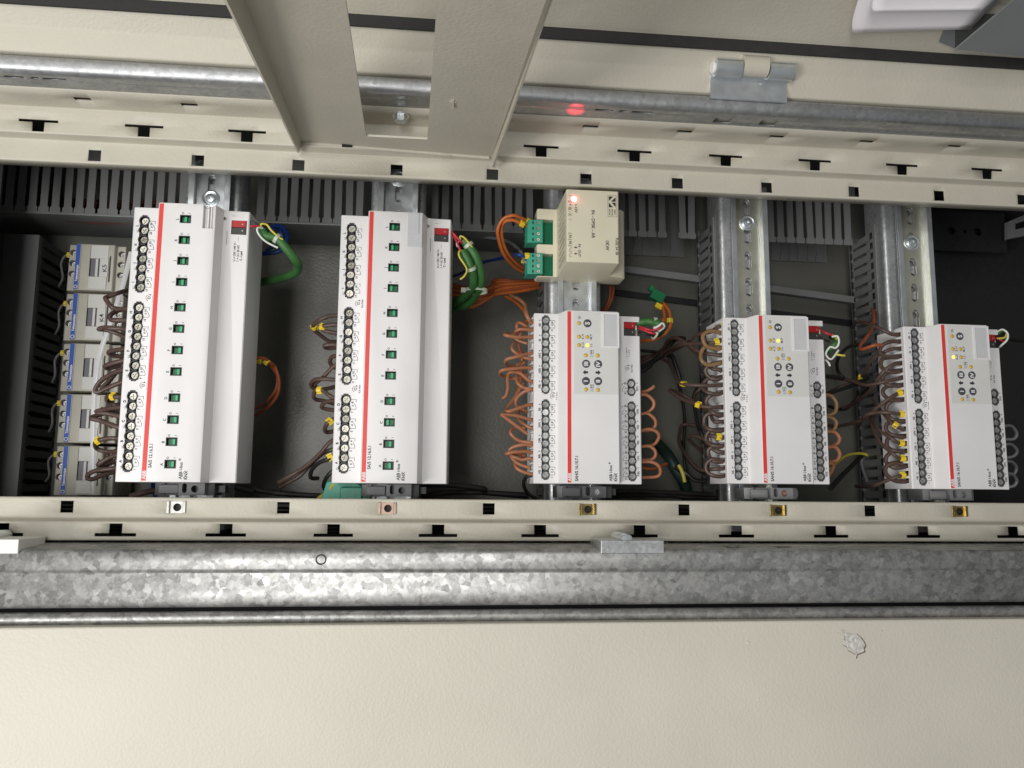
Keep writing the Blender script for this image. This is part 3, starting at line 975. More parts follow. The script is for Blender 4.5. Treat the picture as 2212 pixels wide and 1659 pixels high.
def torque(mb, x, y, z, xt):
    mb.arc((x, y), 1.15, 0, 360, .2, z, 14); mb.arc((x, y), 2.4, 60, 250, .26, z, 14)
    mb.line([(x - .6, y - .6), (x + .6, y - .6), (x + .6, y + .6), (x - .6, y + .6), (x - .6, y - .6)], .16, z)
    mb.add([(x + .4, y + 1.9, z), (x + 1.8, y + 2.5, z), (x + .5, y + 3.1, z)], [(0, 1, 2)])
    glyphs(mb, '0.6 Nm', 1.5, xt, y, z, 90)


def arrow(mb, x, y, z, d, s):
    """block arrow pointing along d = -1 / +1 in x"""
    pts = [(-1, .45), (.05, .45), (.05, 1.0), (1.15, 0), (.05, -1.0), (.05, -.45), (-1, -.45)]
    mb.add([(x + a * d * s, y + b * s, z) for a, b in pts], [tuple(range(7))])


# ------------------------------------------------------------------ long white switch actuator modules
LETTERS = 'ABCDEFGHIJKL'
ysA = [12.0 + 7.72 * i for i in range(8)] + [82.4 + 7.72 * i for i in range(8)] + [152.9 + 7.72 * i for i in range(8)]
swA = [13.5, 30.4, 47.2, 64.0, 84.2, 100.9, 117.7, 134.5, 154.7, 171.6, 188.5, 205.4]


def module_A(x, y, label, knobs, cover, group):
    t = thing('switch_module', (x, y, 0), label, 'module', group)
    zt, zr, zz = 50.6, 64.3, 50.4
    prof = [(.8, 8), (0, 9), (0, zt - .8), (.8, zt), (22.0, zt + .2), (23.0, zr - 1), (23.8, zr), (64.8, zr), (66.6, zr - .7), (67.4, zr - 2.2), (70.4, zz + 2.6), (73.2, zz + .9), (89.2, zz), (90, zz - .8), (92.5, 20), (92.5, 9), (91.5, 8)]
    body = MB().prism(prof, 0, 218.2, 'y').build('body', M['white'], t)
    bv = body.modifiers.new('edge', 'BEVEL'); bv.width = .5 * S; bv.segments = 2; bv.limit_method = 'ANGLE'; bv.angle_limit = R(50)
    fix_normals(body.data)
    c = MB()
    for g in range(3):
        ys = ysA[g * 8:g * 8 + 8]
        c.box(8.7 - 3.5, 8.7 + 3.5, ys[0] - 3.5, ys[-1] + 3.5, 38, 53)
    for yy in swA: c.box(39.9, 48.3, yy - 3.25, yy + 3.25, 57, 67)
    c.box(76.1, 88.0, 198.7, 210.4, 42, 53)
    c.cyl((70.9, 211.0), 49, 53, 1.45, 16)
    if not cover: c.box(57.2, 66.0, 198.5, 219, 59.5, 66)
    cut(body, c)
    for g in range(3):
        strip(t, 8.7, ysA[g * 8:g * 8 + 8], zt + .2, 4.05, 3.2, 5.5, M['black'])
    screws(t, 9.0, ysA, zt - 2.2, SCREW_A)
    MB().box(23.9, 27.2, .9, 217.4, zr - .4, zr + .07).build('red_stripe', M['red'], t)
    for i, yy in enumerate(swA):
        vs, fs = plate_mesh(rect(39.85, 48.35, yy - 3.3, yy + 3.3), [rect(40.5, 47.7, yy - 2.65, yy + 2.65)], 5.2, zr - 5.0)
        sw = MB().add(vs, fs).build('switch_well', M['black'], t)
        MB().box(40.9, 47.3, yy - 2.3, yy + 2.3, zr - 5, zr - 3.1).build('switch_track', M['green_base'], sw)
        k = knobs[i]
        MB().box(44.1 + k - 1.0, 44.1 + k + 1.0, yy - 2.2, yy + 2.2, zr - 3.1, zr - 1.2).build('switch_knob', M['green_knob'], sw, bevel=.2)
    # printing
    mb = MB(); mr = MB(); z1, z2 = zt + .28, zr + .06
    for i in range(12):
        y1, y2 = ysA[2 * i], ysA[2 * i + 1]
        mu_symbol(mb, y1, y2, 12.9, 17.0, z1, str(2 * i + 1), str(2 * i + 2), 1, 14.0, 1.55, 13.9)
        glyphs(mb, 'U', 1.6, 4.0, y1 - .9, z1); glyphs(mb, 'n', 1.1, 4.5, y1 + .5, z1)
        glyphs(mb, LETTERS[i], 1.9, 3.1, y1 + 3.7, z1, bold=.01)
        yy = swA[i]
        glyphs(mr, LETTERS[i], 1.9, 37.9, yy - .3, z2, bold=.01); glyphs(mr, 'O', 1.5, 42.0, yy + 4.75, z2, bold=.01); glyphs(mr, 'I', 1.5, 46.9, yy + 4.8, z2, bold=.01)
    for ty in (144.4, 74.6): torque(mb, 16.1, ty, z1, 19.2)
    glyphs(mr, 'SA/S 12.16.5.1', 2.3, 29.4, 19.6, z2, bold=.012, sx=.92)
    glyphs(mr, 'ABB i-bus', 2.2, 52.0, 8.6, z2, bold=.01, sx=.95); glyphs(mr, '\u00ae', 1.6, 51.0, 17.0, z2)
    glyphs(mr, 'KNX', 2.0, 56.0, 5.4, z2, bold=.02); mr.arc((57.4, 5.4), 3.7, 120, 240, .3, z2, 12)
    mr3 = MB(); mr3.arc((70.9, 203.0), 1.75, 110, 430, .28, zz + 2.0 * 0 + 52.7, 14)
    mb.build('lettering', M['ink'], t); mr.build('lettering', M['ink'], t)
    m2 = mr3; z3 = zz + .75
    glyphs(m2, 'U  = 250 / 440 V~', 1.6, 79.6, 184.4, z3 - .1, bold=.01, sx=.9); glyphs(m2, 'n', 1.0, 80.1, 178.6, z3 - .1)
    glyphs(m2, 'I  = 16 / 20 AX', 1.6, 82.3, 183.2, z3 - .15, bold=.01, sx=.9); glyphs(m2, 'C - Load', 1.6, 84.8, 181.0, z3 - .2, bold=.01, sx=.9)
    m2.line([(69.6 + 1.2, 201), (69.6 + 1.2, 190)], .26, z3 + 1.1); m2.line([(73.2, 201), (73.2, 190)], .26, z3 + .5)
    m2.line([(76.4, 214), (79, 214)], .2, z3); m2.line([(82, 196.5), (82, 193)], .15, z3)
    m2.build('lettering', M['ink'], t)
    m3 = MB(); glyphs(m3, 'ABB', 2.35, 25.6, 5.2, zr + .12, bold=.035, sx=1.0)
    m3.build('brand_lettering', M['ink_white'], t)
    MB().cyl((70.9, 211.0), 48.4, 51.0, 1.4, 16).build('programming_button', M['ink_grey'], t, smooth=True)
    if cover:
        cb = MB().box(54.6, 66.4, 189.4, 217.2, zr + .05, zr + .7)
        cb.box(58.6, 63.6, 200, 217.2, zr + .7, zr + 1.3)
        cb.build('label_cover', M['cover'], t, bevel=.25)
        vs, fs = plate_mesh(ring(57.5, 203, 10.6, 40), [ring(57.5, 203, 10.3, 40)], .05, zr + .02)
    else:
        MB().box(60.5, 61.3, 198.6, 217.6, 59.5, 62.2).box(62.6, 63.2, 198.6, 217.6, 59.5, 61.6).build('label_rail', M['white'], t)
    return t


gA = 'long white twelve channel switch modules'
mA1 = module_A(31.55, 18.72, 'long white module with twelve green switches beside the row of contactors', [1.4] * 8 + [.3, .1, -.2, -.1], False, gA)
mA2 = module_A(194.5, 19.3, 'long white module with twelve green switches and a clear label cover by the power supply', [1.2, 1.2, -1.3, 1.0, 1.2, 1.3, 1.3, 1.4, -1.3, -1.3, -1.3, -1.3], True, gA)

# ------------------------------------------------------------------ short white modules with control panel
ysL = [6.9 + 6.37 * i for i in range(10)] + [76.9 + 6.39 * i for i in range(10)]
ysR = [6.4 + 6.41 * i for i in range(10)] + [76.8, 83.1]
ROM = ['I', 'II', 'III', 'IV']


def module_B(x, y, label, lit, group):
    t = thing('shutter_module', (x, y, 0), label, 'module', group)
    zt, zr, zz = 49.1, 63.0, 47.3
    prof = [(.8, 6), (0, 7), (0, zt - 1), (.9, zt), (19.5, zt + .3), (24.2, zr - 1), (25.2, zr), (67.2, zr), (68.0, zr - .8), (68.3, zz + .2), (89.1, zz), (90, zz - .9), (90, 7), (89.2, 6)]
    body = MB().prism(prof, 0, 140.3, 'y').build('body', M['white'], t)
    fix_normals(body.data)
    bv = body.modifiers.new('edge', 'BEVEL'); bv.width = .45 * S; bv.segments = 2; bv.limit_method = 'ANGLE'; bv.angle_limit = R(50)
    c = MB()
    for a_, b_ in ((0, 10), (10, 20)): c.box(9.5 - 3.0, 9.5 + 3.0, ysL[a_] - 3, ysL[b_ - 1] + 3, 37, 52)
    for a_, b_ in ((0, 10), (10, 12)): c.box(81.8 - 3.0, 81.8 + 3.0, ysR[a_] - 3, ysR[b_ - 1] + 3, 35, 52)
    for yy in ysL: c.box(-2, 5.4, yy - 2.1, yy + 2.1, 33.5, 44.5)
    for yy in ysR: c.box(86, 92, yy - 2.1, yy + 2.1, 30.5, 42)
    c.box(76.0, 92, 123.6, 135.6, 38, 50)
    c.box(55.6, 66.6, 111.4, 137.6, 61.6, 66)
    cut(body, c)
    # guide fins between the wire entries and black clamp mouths behind them
    fn = MB()
    for yy in ysL: fn.prism([(0, 46), (-2.2, 38), (-2.2, 33), (0, 31)], yy + 2.3, yy + 3.1, 'y'); fn.prism([(0, 44), (-1.4, 38), (-1.4, 34), (0, 32)], yy - 3.0, yy - 2.5, 'y')
    fn.build('guide_fins', M['white'], t)
    mo = MB()
    for yy in ysL: mo.box(4.6, 5.5, yy - 2.3, yy + 2.3, 33, 45)
    for yy in ysR: mo.box(86.0, 86.4, yy - 2.3, yy + 2.3, 30.2, 42.2)
    mo.build('clamp_mouths', M['black_hole'], t)
    strip(t, 9.5, ysL[:10], zt + .25, 3.55, 2.65, 6, M['ring'], octa=True); strip(t, 9.5, ysL[10:], zt + .25, 3.55, 2.65, 6, M['ring'], octa=True)
    strip(t, 81.8, ysR[:10], zz + .2, 3.55, 2.65, 6, M['ring'], octa=True); strip(t, 81.8, ysR[10:], zz + .2, 3.55, 2.65, 6, M['ring'], octa=True)
    screws(t, 9.6, ysL, zt - 1.7, SCREW_B, .9); screws(t, 81.9, ysR, zz - 1.7, SCREW_B, .9)
    MB().box(25.4, 28.5, .8, 139.5, zr - .4, zr + .07).build('red_stripe', M['red'], t)
    vs, fs = plate_mesh(rect(30.6, 67.0, 71.8, 139.2), [rect(55.0, 67.1 - .2, 110.6, 138.4)], .25, zr - .1)
    MB().add(vs, fs).build('control_panel', M['panel'], t)
    wf = MB(); vs, fs = plate_mesh(rect(53.9, 68.1, 109.8, 139.2), [rect(55.6, 66.6, 111.4, 137.6)], 1.1, zr - .1); wf.add(vs, fs)
    wf.build('window_frame', M['white'], t, bevel=.2)
    MB().box(55.7, 66.5, 111.5, 137.5, zr + .1, zr + .5).build('label_window', M['cover'], t)
    LP = [(35, 129.8), (35, 118.6), (41.8, 118.6), (34.9, 111.7), (41.9, 111.7), (40.5, 103.4), (50.3, 103.5), (40.5, 75.5), (50.3, 75.3)]
    for i, (a_, b_) in enumerate(LP):
        MB().lathe((0, 0), [(1.5, 0), (1.35, .35), (.9, .6)], 18).build('indicator_lamp', M['led_on' if i == lit else 'led_off'], t, smooth=True, loc=(a_, b_, zr + .1), label='lit yellow lamp' if i == lit else None)
        vs, fs = plate_mesh(ring(a_, b_, 1.75, 18), [ring(a_, b_, 1.5, 18)], .06, zr + .14); MB().add(vs, fs).build('lamp_ring', M['ink_grey'], t)
    for (a_, b_, s_) in ((41.9, 129.9, 'S'), (40.6, 96.4, 'III'), (50.5, 96.4, 'IV'), (40.4, 82.3, 'I'), (50.4, 82.4, 'II')):
        pb_ = MB().lathe((0, 0), [(3.35, 0), (3.35, .25), (3.1, .4)], 30).build('push_button', M['button'], t, smooth=True, loc=(a_, b_, zr + .1))
        g_ = MB(); glyphs(g_, s_, 2.9 if s_ != 'S' else 3.4, 0, 0, .46, 90, bold=.03, sx=1.15 if s_ != 'S' else 1); g_.build('numeral', M['ink_white'], pb_)
    mb = MB(); mp = MB(); mq = MB(); z1, z2, z3 = zt + .36, zr + .2, zz + .16
    for i in range(10):
        y1, y2 = ysL[2 * i], ysL[2 * i + 1]
        mu_symbol(mb, y1, y2, 13.1, 17.3, z1, str(2 * i + 1), str(2 * i + 2), 1, 14.9, 1.45, 14.5)
        glyphs(mb, 'ABCDEFGHIJ'[i] + '(' + ROM[i % 4 if i < 8 else i - 8] + ')', 1.5, 4.5, y1 + 2.3, z1, bold=.012, sx=.85)
        arrow(mb, 4.5, y2 - .1, z1, -1 if i % 2 == 0 else 1, .55)
        if i in (1, 3, 6, 8):
            for q_ in range(19): mb.box(3.4 + q_ * .82, 3.8 + q_ * .82, y2 + 3.2 if i < 4 else y1 - 3.3, (y2 + 3.3 if i < 4 else y1 - 3.2), z1, z1 + .02)
    torque(mb, 15.8, 71.3, z1, 18.9)
    for i in range(6):
        y1, y2 = ysR[2 * i], ysR[2 * i + 1]
        mu_symbol(mq, y1, y2, 78.3, 74.2, z3, str(21 + 2 * i), str(22 + 2 * i), -1, 76.7, 1.45, 76.6)
        glyphs(mq, 'KLMNOP'[i] + '(' + ROM[(i + 2) % 4] + ')', 1.5, 86.9, y1 + 2.2, z3, bold=.012, sx=.85)
        arrow(mq, 86.9, y2 + .6, z3, -1 if i % 2 == 0 else 1, .55)
    torque(mq, 79.1, 96, z3, 82.4)
    glyphs(mq, 'U  = 250 V~', 1.2, 78.2, 109.6, z3, sx=.9); glyphs(mq, 'I  = 10 A', 1.2, 80.3, 108.8, z3, sx=.9)
    for (s_, a_, b_) in (('E..H', 38, 118.8), ('M..P', 44.8, 118.8), ('A..D', 38, 111.7), ('I..L', 44.8, 111.9)): glyphs(mp, s_, 1.7, a_, b_, z2, 90)
    arrow(mp, 40.2, 89.5, z2, -1, 2.0); arrow(mp, 50.4, 89.5, z2, 1, 2.0)
    for yy in (104.9, 76.7):
        mp.line([(44.2, yy + .2), (46.8, yy + .2), (46.8, yy + 2.6), (44.2, yy + 2.6), (44.2, yy + .2)], .3, z2); mp.line([(45.3, yy + .2), (45.3, yy + 2.6)], .5, z2)
        mp.line([(44, yy - .6), (46.6, yy - 1.2)], .25, z2); mp.line([(44, yy - 2.6), (45, yy - 2.0), (46, yy - 2.6), (46.8, yy - 2.0)], .25, z2)
    mp.line([(34.2, 133.4), (35.4, 134.2), (34.4, 135), (35.6, 135.8), (36.2, 134.4), (35.6, 133.4)], .35, z2)
    glyphs(mp, 'SAH/S 16.10.7.1', 2.3, 32.6, 11.8, z2 - .12, bold=.014, sx=.9)
    glyphs(mp, 'ABB i-bus', 2.2, 60.2, 8.4, z2 - .12, bold=.01, sx=.95); glyphs(mp, '\u00ae', 1.5, 59.4, 16.4, z2 - .12)
    glyphs(mp, 'KNX', 2.0, 64.4, 5.3, z2 - .12, bold=.02); mp.arc((65.8, 5.3), 3.7, 120, 240, .3, z2 - .12, 12)
    mb.build('lettering', M['ink'], t); mp.build('lettering', M['ink'], t); mq.build('lettering', M['ink'], t)
    m3 = MB(); glyphs(m3, 'ABB', 2.35, 27.0, 5.0, zr + .12, bold=.035); m3.build('brand_lettering', M['ink_white'], t)
    sm = MB(); sm.box(19.8, 20.0, .6, 139.8, zt + .2, zt + .36)
    sm.build('seam', M['ink_grey'], t)
    # latch on the rail side
    MB().box(21, 33, 139.9, 142.2, 4, 20).box(34, 52, 139.9, 141.2, 4, 9).build('rail_latch', M['clamp'], t, bevel=.4)
    return t


gB = 'short white modules with control panels'
mB = [module_B(354.5, 20.3, 'short white module with control panel and light brown jumper wires, under the power supply', 4, gB),
      module_B(516.4, 21.6, 'short white module with control panel and ochre brown jumpers, its M..P lamp lit', 2, gB),
      module_B(678.35, 18.5, 'short white module with yellow marked dark wires at the dark end of the cabinet', 3, gB)]


# ------------------------------------------------------------------ bus plugs
def bus_plug(pos, w, h, label, flip=False):
    t = thing('bus_plug', pos, label, 'plug', 'red and dark grey bus plugs')
    MB().box(0, w, h * .5 + .1, h, 0, 7).box(1, 3.5, h, h + 1.2, 0, 5).build('red_half', M['red_plug'], t, bevel=.3)
    MB().box(0, w, 0, h * .5 - .1, 0, 6.6).build('dark_half', M['dark_plug'], t, bevel=.3)
    MB().box(w, w + 1.6, h * .42, h * .78, 1, 5).build('white_latch', M['label_white'], t, bevel=.2)
    MB().cyl((w * .75, h * .72), 7, 7.25, .5, 10).cyl((w * .75, h * .25), 6.6, 6.9, .5, 10).build('test_point', M['steel'], t)
    return t


bus_plug((31.55 + 76.5, 18.72 + 199, 44.5), 11.2, 11.2, 'red and dark bus plug in the module beside the contactors')
bus_plug((194.5 + 76.5, 19.3 + 199, 44.5), 11.2, 11.2, 'red and dark bus plug in the second long module, two green cables behind it')
bus_plug((354.5 + 76.3, 20.3 + 124, 41), 9.6, 11.2, 'red and dark bus plug in the module under the power supply')
bus_plug((516.4 + 76.3, 21.6 + 124, 41), 9.6, 11.2, 'red and dark bus plug in the fourth module')
bus_plug((678.35 + 76.3, 18.5 + 124, 41), 9.6, 11.2, 'red and dark bus plug in the module at the dark end')

# ------------------------------------------------------------------ cream power supply
ps = thing('power_supply', (361, 200.6, 0), 'cream power supply with lit red lamp, vents and two green terminal plugs', 'power supply')
w_, h_ = 78, 62
pprof = [(1.5, -2), (0, 0), (0, 15.5), (1.2, 17), (16.4, 17), (17.6, 18), (17.8, 65), (18.8, 66), (61, 66), (62, 65), (62.5, 26), (74, 22.6), (77.8, 19), (77.8, 1), (76, -2)]
pbody = MB().prism(pprof, 0, h_, 'y').build('body', M['psu'], ps); fix_normals(pbody.data)
bv = pbody.modifiers.new('edge', 'BEVEL'); bv.width = .7 * S; bv.segments = 3; bv.limit_method = 'ANGLE'; bv.angle_limit = R(40)
c = MB()
c.box(-3, 14.2, 29.2, 52, 3, 22); c.box(-3, 14.2, -1 + .8 * 0 + 1.6, 20.8, 3, 22)
c.box(-3, 20, 52.6 + 6.4, 70, 14, 80) if False else None
for i in range(10):
    y = 6.0 + i * 5.3
    c.add([(17.2, y, 56), (17.2, y + 1.7, 56), (25, y + 1.7, 56), (25, y, 56), (17.2, y - 6.5 + 4, 26), (17.2, y - 6.5 + 5.7, 26), (25, y - 6.5 + 5.7, 26), (25, y - 6.5 + 4, 26)],
          [(0, 1, 2, 3), (7, 6, 5, 4), (0, 4, 5, 1), (1, 5, 6, 2), (2, 6, 7, 3), (3, 7, 4, 0)])
c.cyl((385.2 - 361, 254.2 - 200.6), 60, 70, 1.95, 20)
cut(pbody, c)
MB().box(18.5, 24.5, 1.5, 60, 23, 58.5).build('vent_shade', M['black_hole'], ps)  # black core inside the slits, colour standing in for their shade
ins = MB().box(14.0, 14.5, 1.8, 20.6, 3.2, 16.8).box(14.0, 14.5, 29.4, 51.8, 3.2, 16.8)
for y0 in (1.8, 29.4): ins.box(4, 14.2, y0, y0 + (18.8 if y0 < 5 else 22.4), 3.1, 8.5)
ins.build('plug_socket', M['green_dark'], ps)
for n, (ya, lab) in enumerate(((30.2, 'upper'), (1.8, 'lower'))):
    gp_ = MB()
    hh = 20.6 if n == 0 else 18.8
    gp_.prism([(-10, 2), (-10, 10), (-8.6, 17.5), (4.4, 19.6), (5.2, 18.6), (5.2, 2)], 0, hh, 'y')
    pg = gp_.build('terminal_plug', M['green_plug'], ps, loc=(0, ya, 0), bevel=.25)
    for q_ in range(4):
        yy = hh * (q_ + .5) / 4
        MB().lathe((0, 0), [(1.75, .0), (1.75, .12), (1.35, .14)], 16).build('plug_hole', M['ring'], pg, loc=(.8, yy, 19.05), smooth=True)
        vs, fs = plate_mesh(ring(0, 0, 1.45, 16), [rect(-1.2, 1.2, -.22, .22)], .3, 0)
        o = MB().add(vs, fs).build('plug_screw', M['steel'], pg, loc=(.8, yy, 19.25)); o.rotation_euler = (0, R(-9), random.uniform(0, 3))
        MB().box(-4.4, -3.2, yy - 1.2, yy + 1.2, 18.1, 18.5).box(-10.2, -9.8, yy - 1.6, yy + 1.6, 4, 9.5).build('wire_mouth', M['black_hole'], pg)
mb = MB(); z2 = 66.08


def pt(s_, x, y, cap, bold=.006, sx=1.0): glyphs(mb, s_, cap, x - 361, y - 200.6, z2, -90, bold=bold, sx=sx)


pt('1-10V', 386.8, 246.1, 2.1); pt('IN - DPSK - AR', 401.2, 233.2, 2.6, sx=.95); pt('1KW', 413.0, 215.4, 2.7); pt('FUSE 5A SB', 421.0, 214.9, 2.1, sx=.95)
pt('IN', 389.6, 214.6, 1.9); pt('OUT', 389.6, 208.0, 1.9)
pt('|( + )|( - )|', 382.0, 246.3, 2.1); pt('| N | N |', 382.0, 219.5, 2.3, sx=.95)
for yy in (257, 236.3): mb.line([(380.9 - 361, yy - 200.6), (383.2 - 361, yy - 200.6)], .25, z2)
for yy in (211.6, 207.2):
    mb.line([(382.0 - 361 + 1.0 * math.sin(u * 1.2), yy - 200.6 + 1.6 - u * .62) for u in range(6)], .25, z2)
mb.line([(380.9 - 361, 204.9 - 200.6), (383.2 - 361, 204.9 - 200.6)], .25, z2); mb.line([(380.9 - 361, 209.4 - 200.6), (383.2 - 361, 209.4 - 200.6)], .25, z2)
for yy, d_ in ((212.9, 1), (207.6, -1)):
    mb.add([(386.4 + a_ * d_ - 361, yy + b_ - 200.6, z2) for a_, b_ in ((-1.2, .45), (.1, .45), (.1, 1.0), (1.3, 0), (.1, -1.0), (.1, -.45), (-1.2, -.45))], [tuple(range(7))])
# emblem: frame, two squares with slanted bars, three short words
ex, ey = 413.6 - 361, 240.4 - 200.6
mb.line([(ex, ey), (ex + 7.4, ey), (ex + 7.4, ey + 18.2), (ex, ey + 18.2), (ex, ey)], .22, z2)
for q_, y0 in enumerate((ey + 12.8, ey + 7.6)):
    mb.add([(ex + .8, y0 + 4.6, z2), (ex + .8, y0 + .6, z2), (ex + 4.6, y0 + 4.6, z2)], [(0, 1, 2)]) if q_ == 0 else mb.add([(ex + .8, y0 + 4.6, z2), (ex + .8, y0 + .4, z2), (ex + 4.4, y0 + .4, z2)], [(0, 1, 2)])
    mb.add([(ex + 6.6, y0 + 4.2, z2), (ex + 6.6, y0 + .2, z2), (ex + 2.6, y0 + .2, z2)], [(0, 1, 2)]) if q_ == 0 else mb.add([(ex + 6.6, y0 + 4.6, z2), (ex + 6.6, y0 + .6, z2), (ex + 3.2, y0 + 4.6, z2)], [(0, 1, 2)])
for s_, xx in (('NISKO', 5.9), ('ARDAN', 3.7), ('GROUP', 1.5)): glyphs(mb, s_, 1.15, ex + xx, ey + 3.9, z2, -90, bold=.01)
mb.build('lettering', M['ink'], ps)
MB().lathe((0, 0), [(1.85, -2), (1.85, .9), (1.6, 1.7), (.9, 2.2)], 20).build('indicator_lamp', M['led_red'], ps, smooth=True, loc=(385.2 - 361, 254.2 - 200.6, 64.8), label='lit red lamp')
# spot added beside the red lamp to throw its glow onto the galvanised post
sl = bpy.data.lights.new('red_glow_spot', 'SPOT'); sl.color = (1, .03, .06); sl.energy = .26; sl.spot_size = R(15); sl.spot_blend = 1.0; sl.shadow_soft_size = .0008
so = bpy.data.objects.new('red_glow_spot', sl); COL.objects.link(so); so.location = Vector((385.2, 256.6, 68.5)) * S
so.rotation_euler = (Vector((379.5, 312, 106)) - Vector((385.2, 256.6, 68.5))).to_track_quat('-Z', 'Y').to_euler()

# ------------------------------------------------------------------ contactors
gC = 'cream contactors with blue stripes'
c_lab = ['cream contactor marked K5, topmost of the row nearest the cable duct', 'cream contactor marked K4, second from the top of the row', 'cream contactor with blue stripe in the middle of the row of five',
         'cream contactor with blue stripe, second from the bottom of the row', 'cream contactor with blue stripe, bottom one against the lower frame']


def contactor():
    t = thing('contactor', (0, 0, 0), c_lab[0], 'contactor', gC)
    b_ = MB().prism([(0, -50), (0, -5), (1, -4), (7, -4), (7.4, -1), (8, 0), (40.6, 0), (41.4, -1), (42, -4), (49, -4), (49.6, -5), (49.6, -50)], 0, 42.6, 'y').build('body', M['contactor'], t)
    fix_normals(b_.data)
    bv = b_.modifiers.new('edge', 'BEVEL'); bv.width = .5 * S; bv.segments = 2; bv.limit_method = 'ANGLE'; bv.angle_limit = R(40)
    c = MB()
    for yy in (35.5, 25.6, 15.8):
        c.cyl((3.8, yy), -12, -2, 2.9, 20); c.cyl((45.8, yy), -12, -2, 2.9, 20)
    c.box(20.2, 36, 12.8, 29.4, -4, 2)
    cut(b_, c)
    for yy in (35.5, 25.6, 15.8):
        for xx in (3.8, 45.8):
            o = bpy.data.objects.new('terminal_screw', SCREW_B); link(o, t); o.location = Vector((xx + .3, yy - .3, -8.5)) * S; o.rotation_euler = (0, 0, random.uniform(0, 3)); o.scale = (.85, .85, .85)
    MB().box(7.9, 11.4, .6, 42.2, -.3, .25).build('blue_stripe', M['blue'], t)
    MB().box(20.4, 35.8, 1.2, 12.6, -.2, .8).box(20.6, 36, 29.6, 41.8, -.2, .5).build('front_flap', M['contactor_w'], t, bevel=.3)
    MB().box(20.4, 25.2, 12.9, 29.2, -4, -1.2).box(27.4, 29.0, 12.9, 29.2, -4, -1.6).build('window', M['contactor_g'], t)
    MB().box(25.3, 27.4, 12.9, 29.2, -3.5, -.2).build('slider', M['contactor_w'], t)
    MB().box(29.2, 36.6, 12.6, 29.6, -3.8, .9).build('label_holder', M['contactor_w'], t, bevel=.3)
    MB().box(37.2, 38.4, 8, 32, -.1, .2).box(20.2, 20.5, 12.8, 41.8, -.1, .2).box(12.2, 12.4, .6, 42, -.1, .1).build('seam', M['ink'], t)
    m_ = MB(); glyphs(m_, 'Telemecanique', 2.0, 9.8, 15.5, .3, 90, sx=.82, bold=.01); m_.arc((9.7, 3.0), 1.4, 0, 360, .4, .3, 14)
    m_.build('lettering', M['ink_white'], t)
    return t


for k in range(5):
    t = contactor() if k == 0 else copy_tree(ct0)
    if k == 0: ct0 = t
    t.location = Vector((-58.2 + k * .75, 190.4 - k * 45.65, -45)) * S
    t['label'] = c_lab[k]
for k, s_ in ((0, 'K5'), (1, 'K4')):
    m_ = MB(); glyphs(m_, s_, 3.4, 33.6, 20.5, 1.0, 97, bold=-.004, sx=1.25)
    m_.build('handwriting', M['ink'], [o for o in bpy.data.objects if o.name.startswith('contactor') and o.parent is None][k])

# ------------------------------------------------------------------ end clamps below the modules
gE = 'grey end clamps on the rails'
e_lab = ['dark grey end clamp under the module beside the contactors', 'dark grey end clamp under the second long module', 'grey end clamp under the module of the power supply rail', 'light grey end clamp with copper coloured screw under the fourth module', 'light grey end clamp under the module at the dark end']
for k in range(5):
    t = thing('end_clamp', (RX[k], 9.0, 7.6), e_lab[k], 'clamp', gE)
    mt = M['clamp'] if k < 3 else M['clamp_light']
    b_ = MB().prism([(-22, 0), (-22, 22), (-17, 24), (-2, 24), (-2, 30), (18, 30), (20, 26), (24, 24), (24, 0)], 0, 9.4, 'y').build('clamp_body', mt, t); fix_normals(b_.data)
    c = MB(); c.add(*plate_mesh(obround(2.6, 5.4, 3.6, 7.4), [], 14, 20)); c.cyl((10.4, 4.8), 20, 34, 2.8, 20); c.box(-14, -12.8, -1, 12, 20, 34)
    cut(b_, c)
    MB().box(-18, -3, 1, 8, 24, 27).build('clamp_block', mt, t, bevel=.4); MB().box(20, 30, 2, 8, 3, 14).build('clamp_foot', mt, t, bevel=.4)
    if k >= 2:
        o = bpy.data.objects.new('clamp_screw', SCREW_B if k != 3 else SCREW_A); link(o, t); o.location = Vector((11, 4.8, 24)) * S
    if k == 3:
        M['copper'] = mat('copper_screw', (.75, .33, .22), .35, 1.0)
        MB().cyl((10.8, 4.9), 23, 25.4, 2.4, 16).build('screw_slot', M['copper'], t)
    if k >= 3: MB().box(-17, -5, 3.2, 5.2, 27, 27.1).build('imprint', M['ink_grey'], t)

# ------------------------------------------------------------------ wires
_num = [0]


def wire(pts, r, m_, label, group, name='wire', markers=(), cat='wire', n=9):
    P = [tuple(p) for p in pts]
    p0 = P[0]
    P = [P[0]] + [tuple(c + random.uniform(-.5, .5) for c in p) for p in P[1:-1]] + [P[-1]]
    r = r * random.uniform(.88, .95)
    mb = MB(); mb.tube([tuple(a - b for a, b in zip(p, p0)) for p in P], r, n, 6)
    o = mb.build(name, M[m_], None, smooth=True, loc=p0)
    for p in o.data.polygons: p.use_smooth = True
    tag(o, label, cat, group)
    for (pos, dr, txt) in markers:
        q = Vector(pos) - Vector(p0)
        d = Vector(dr).normalized()
        mt = Matrix.Translation(q) @ d.to_track_quat('X', 'Z').to_matrix().to_4x4()
        mk = MB(); mk.lathe((0, 0), [(r + .5, -2.2), (r + .75, -1.9), (r + .75, 1.9), (r + .5, 2.2)], 10, True, mt @ Matrix.Rotation(R(90), 4, 'Y'))
        mk.box(-2.2, 2.2, -r - 1.5, -r + .2, -.6, .6, mt)
        mk.box(-2.2, 2.2, r - .2, r + 1.1, r * .2 - .4, r * .2 + .6, mt)
        mk.build('wire_marker', M['marker'], o, bevel=.2)
    return o


NW = 'zero one two three four five six seven eight nine ten eleven twelve thirteen fourteen fifteen sixteen seventeen eighteen nineteen twenty'.split()
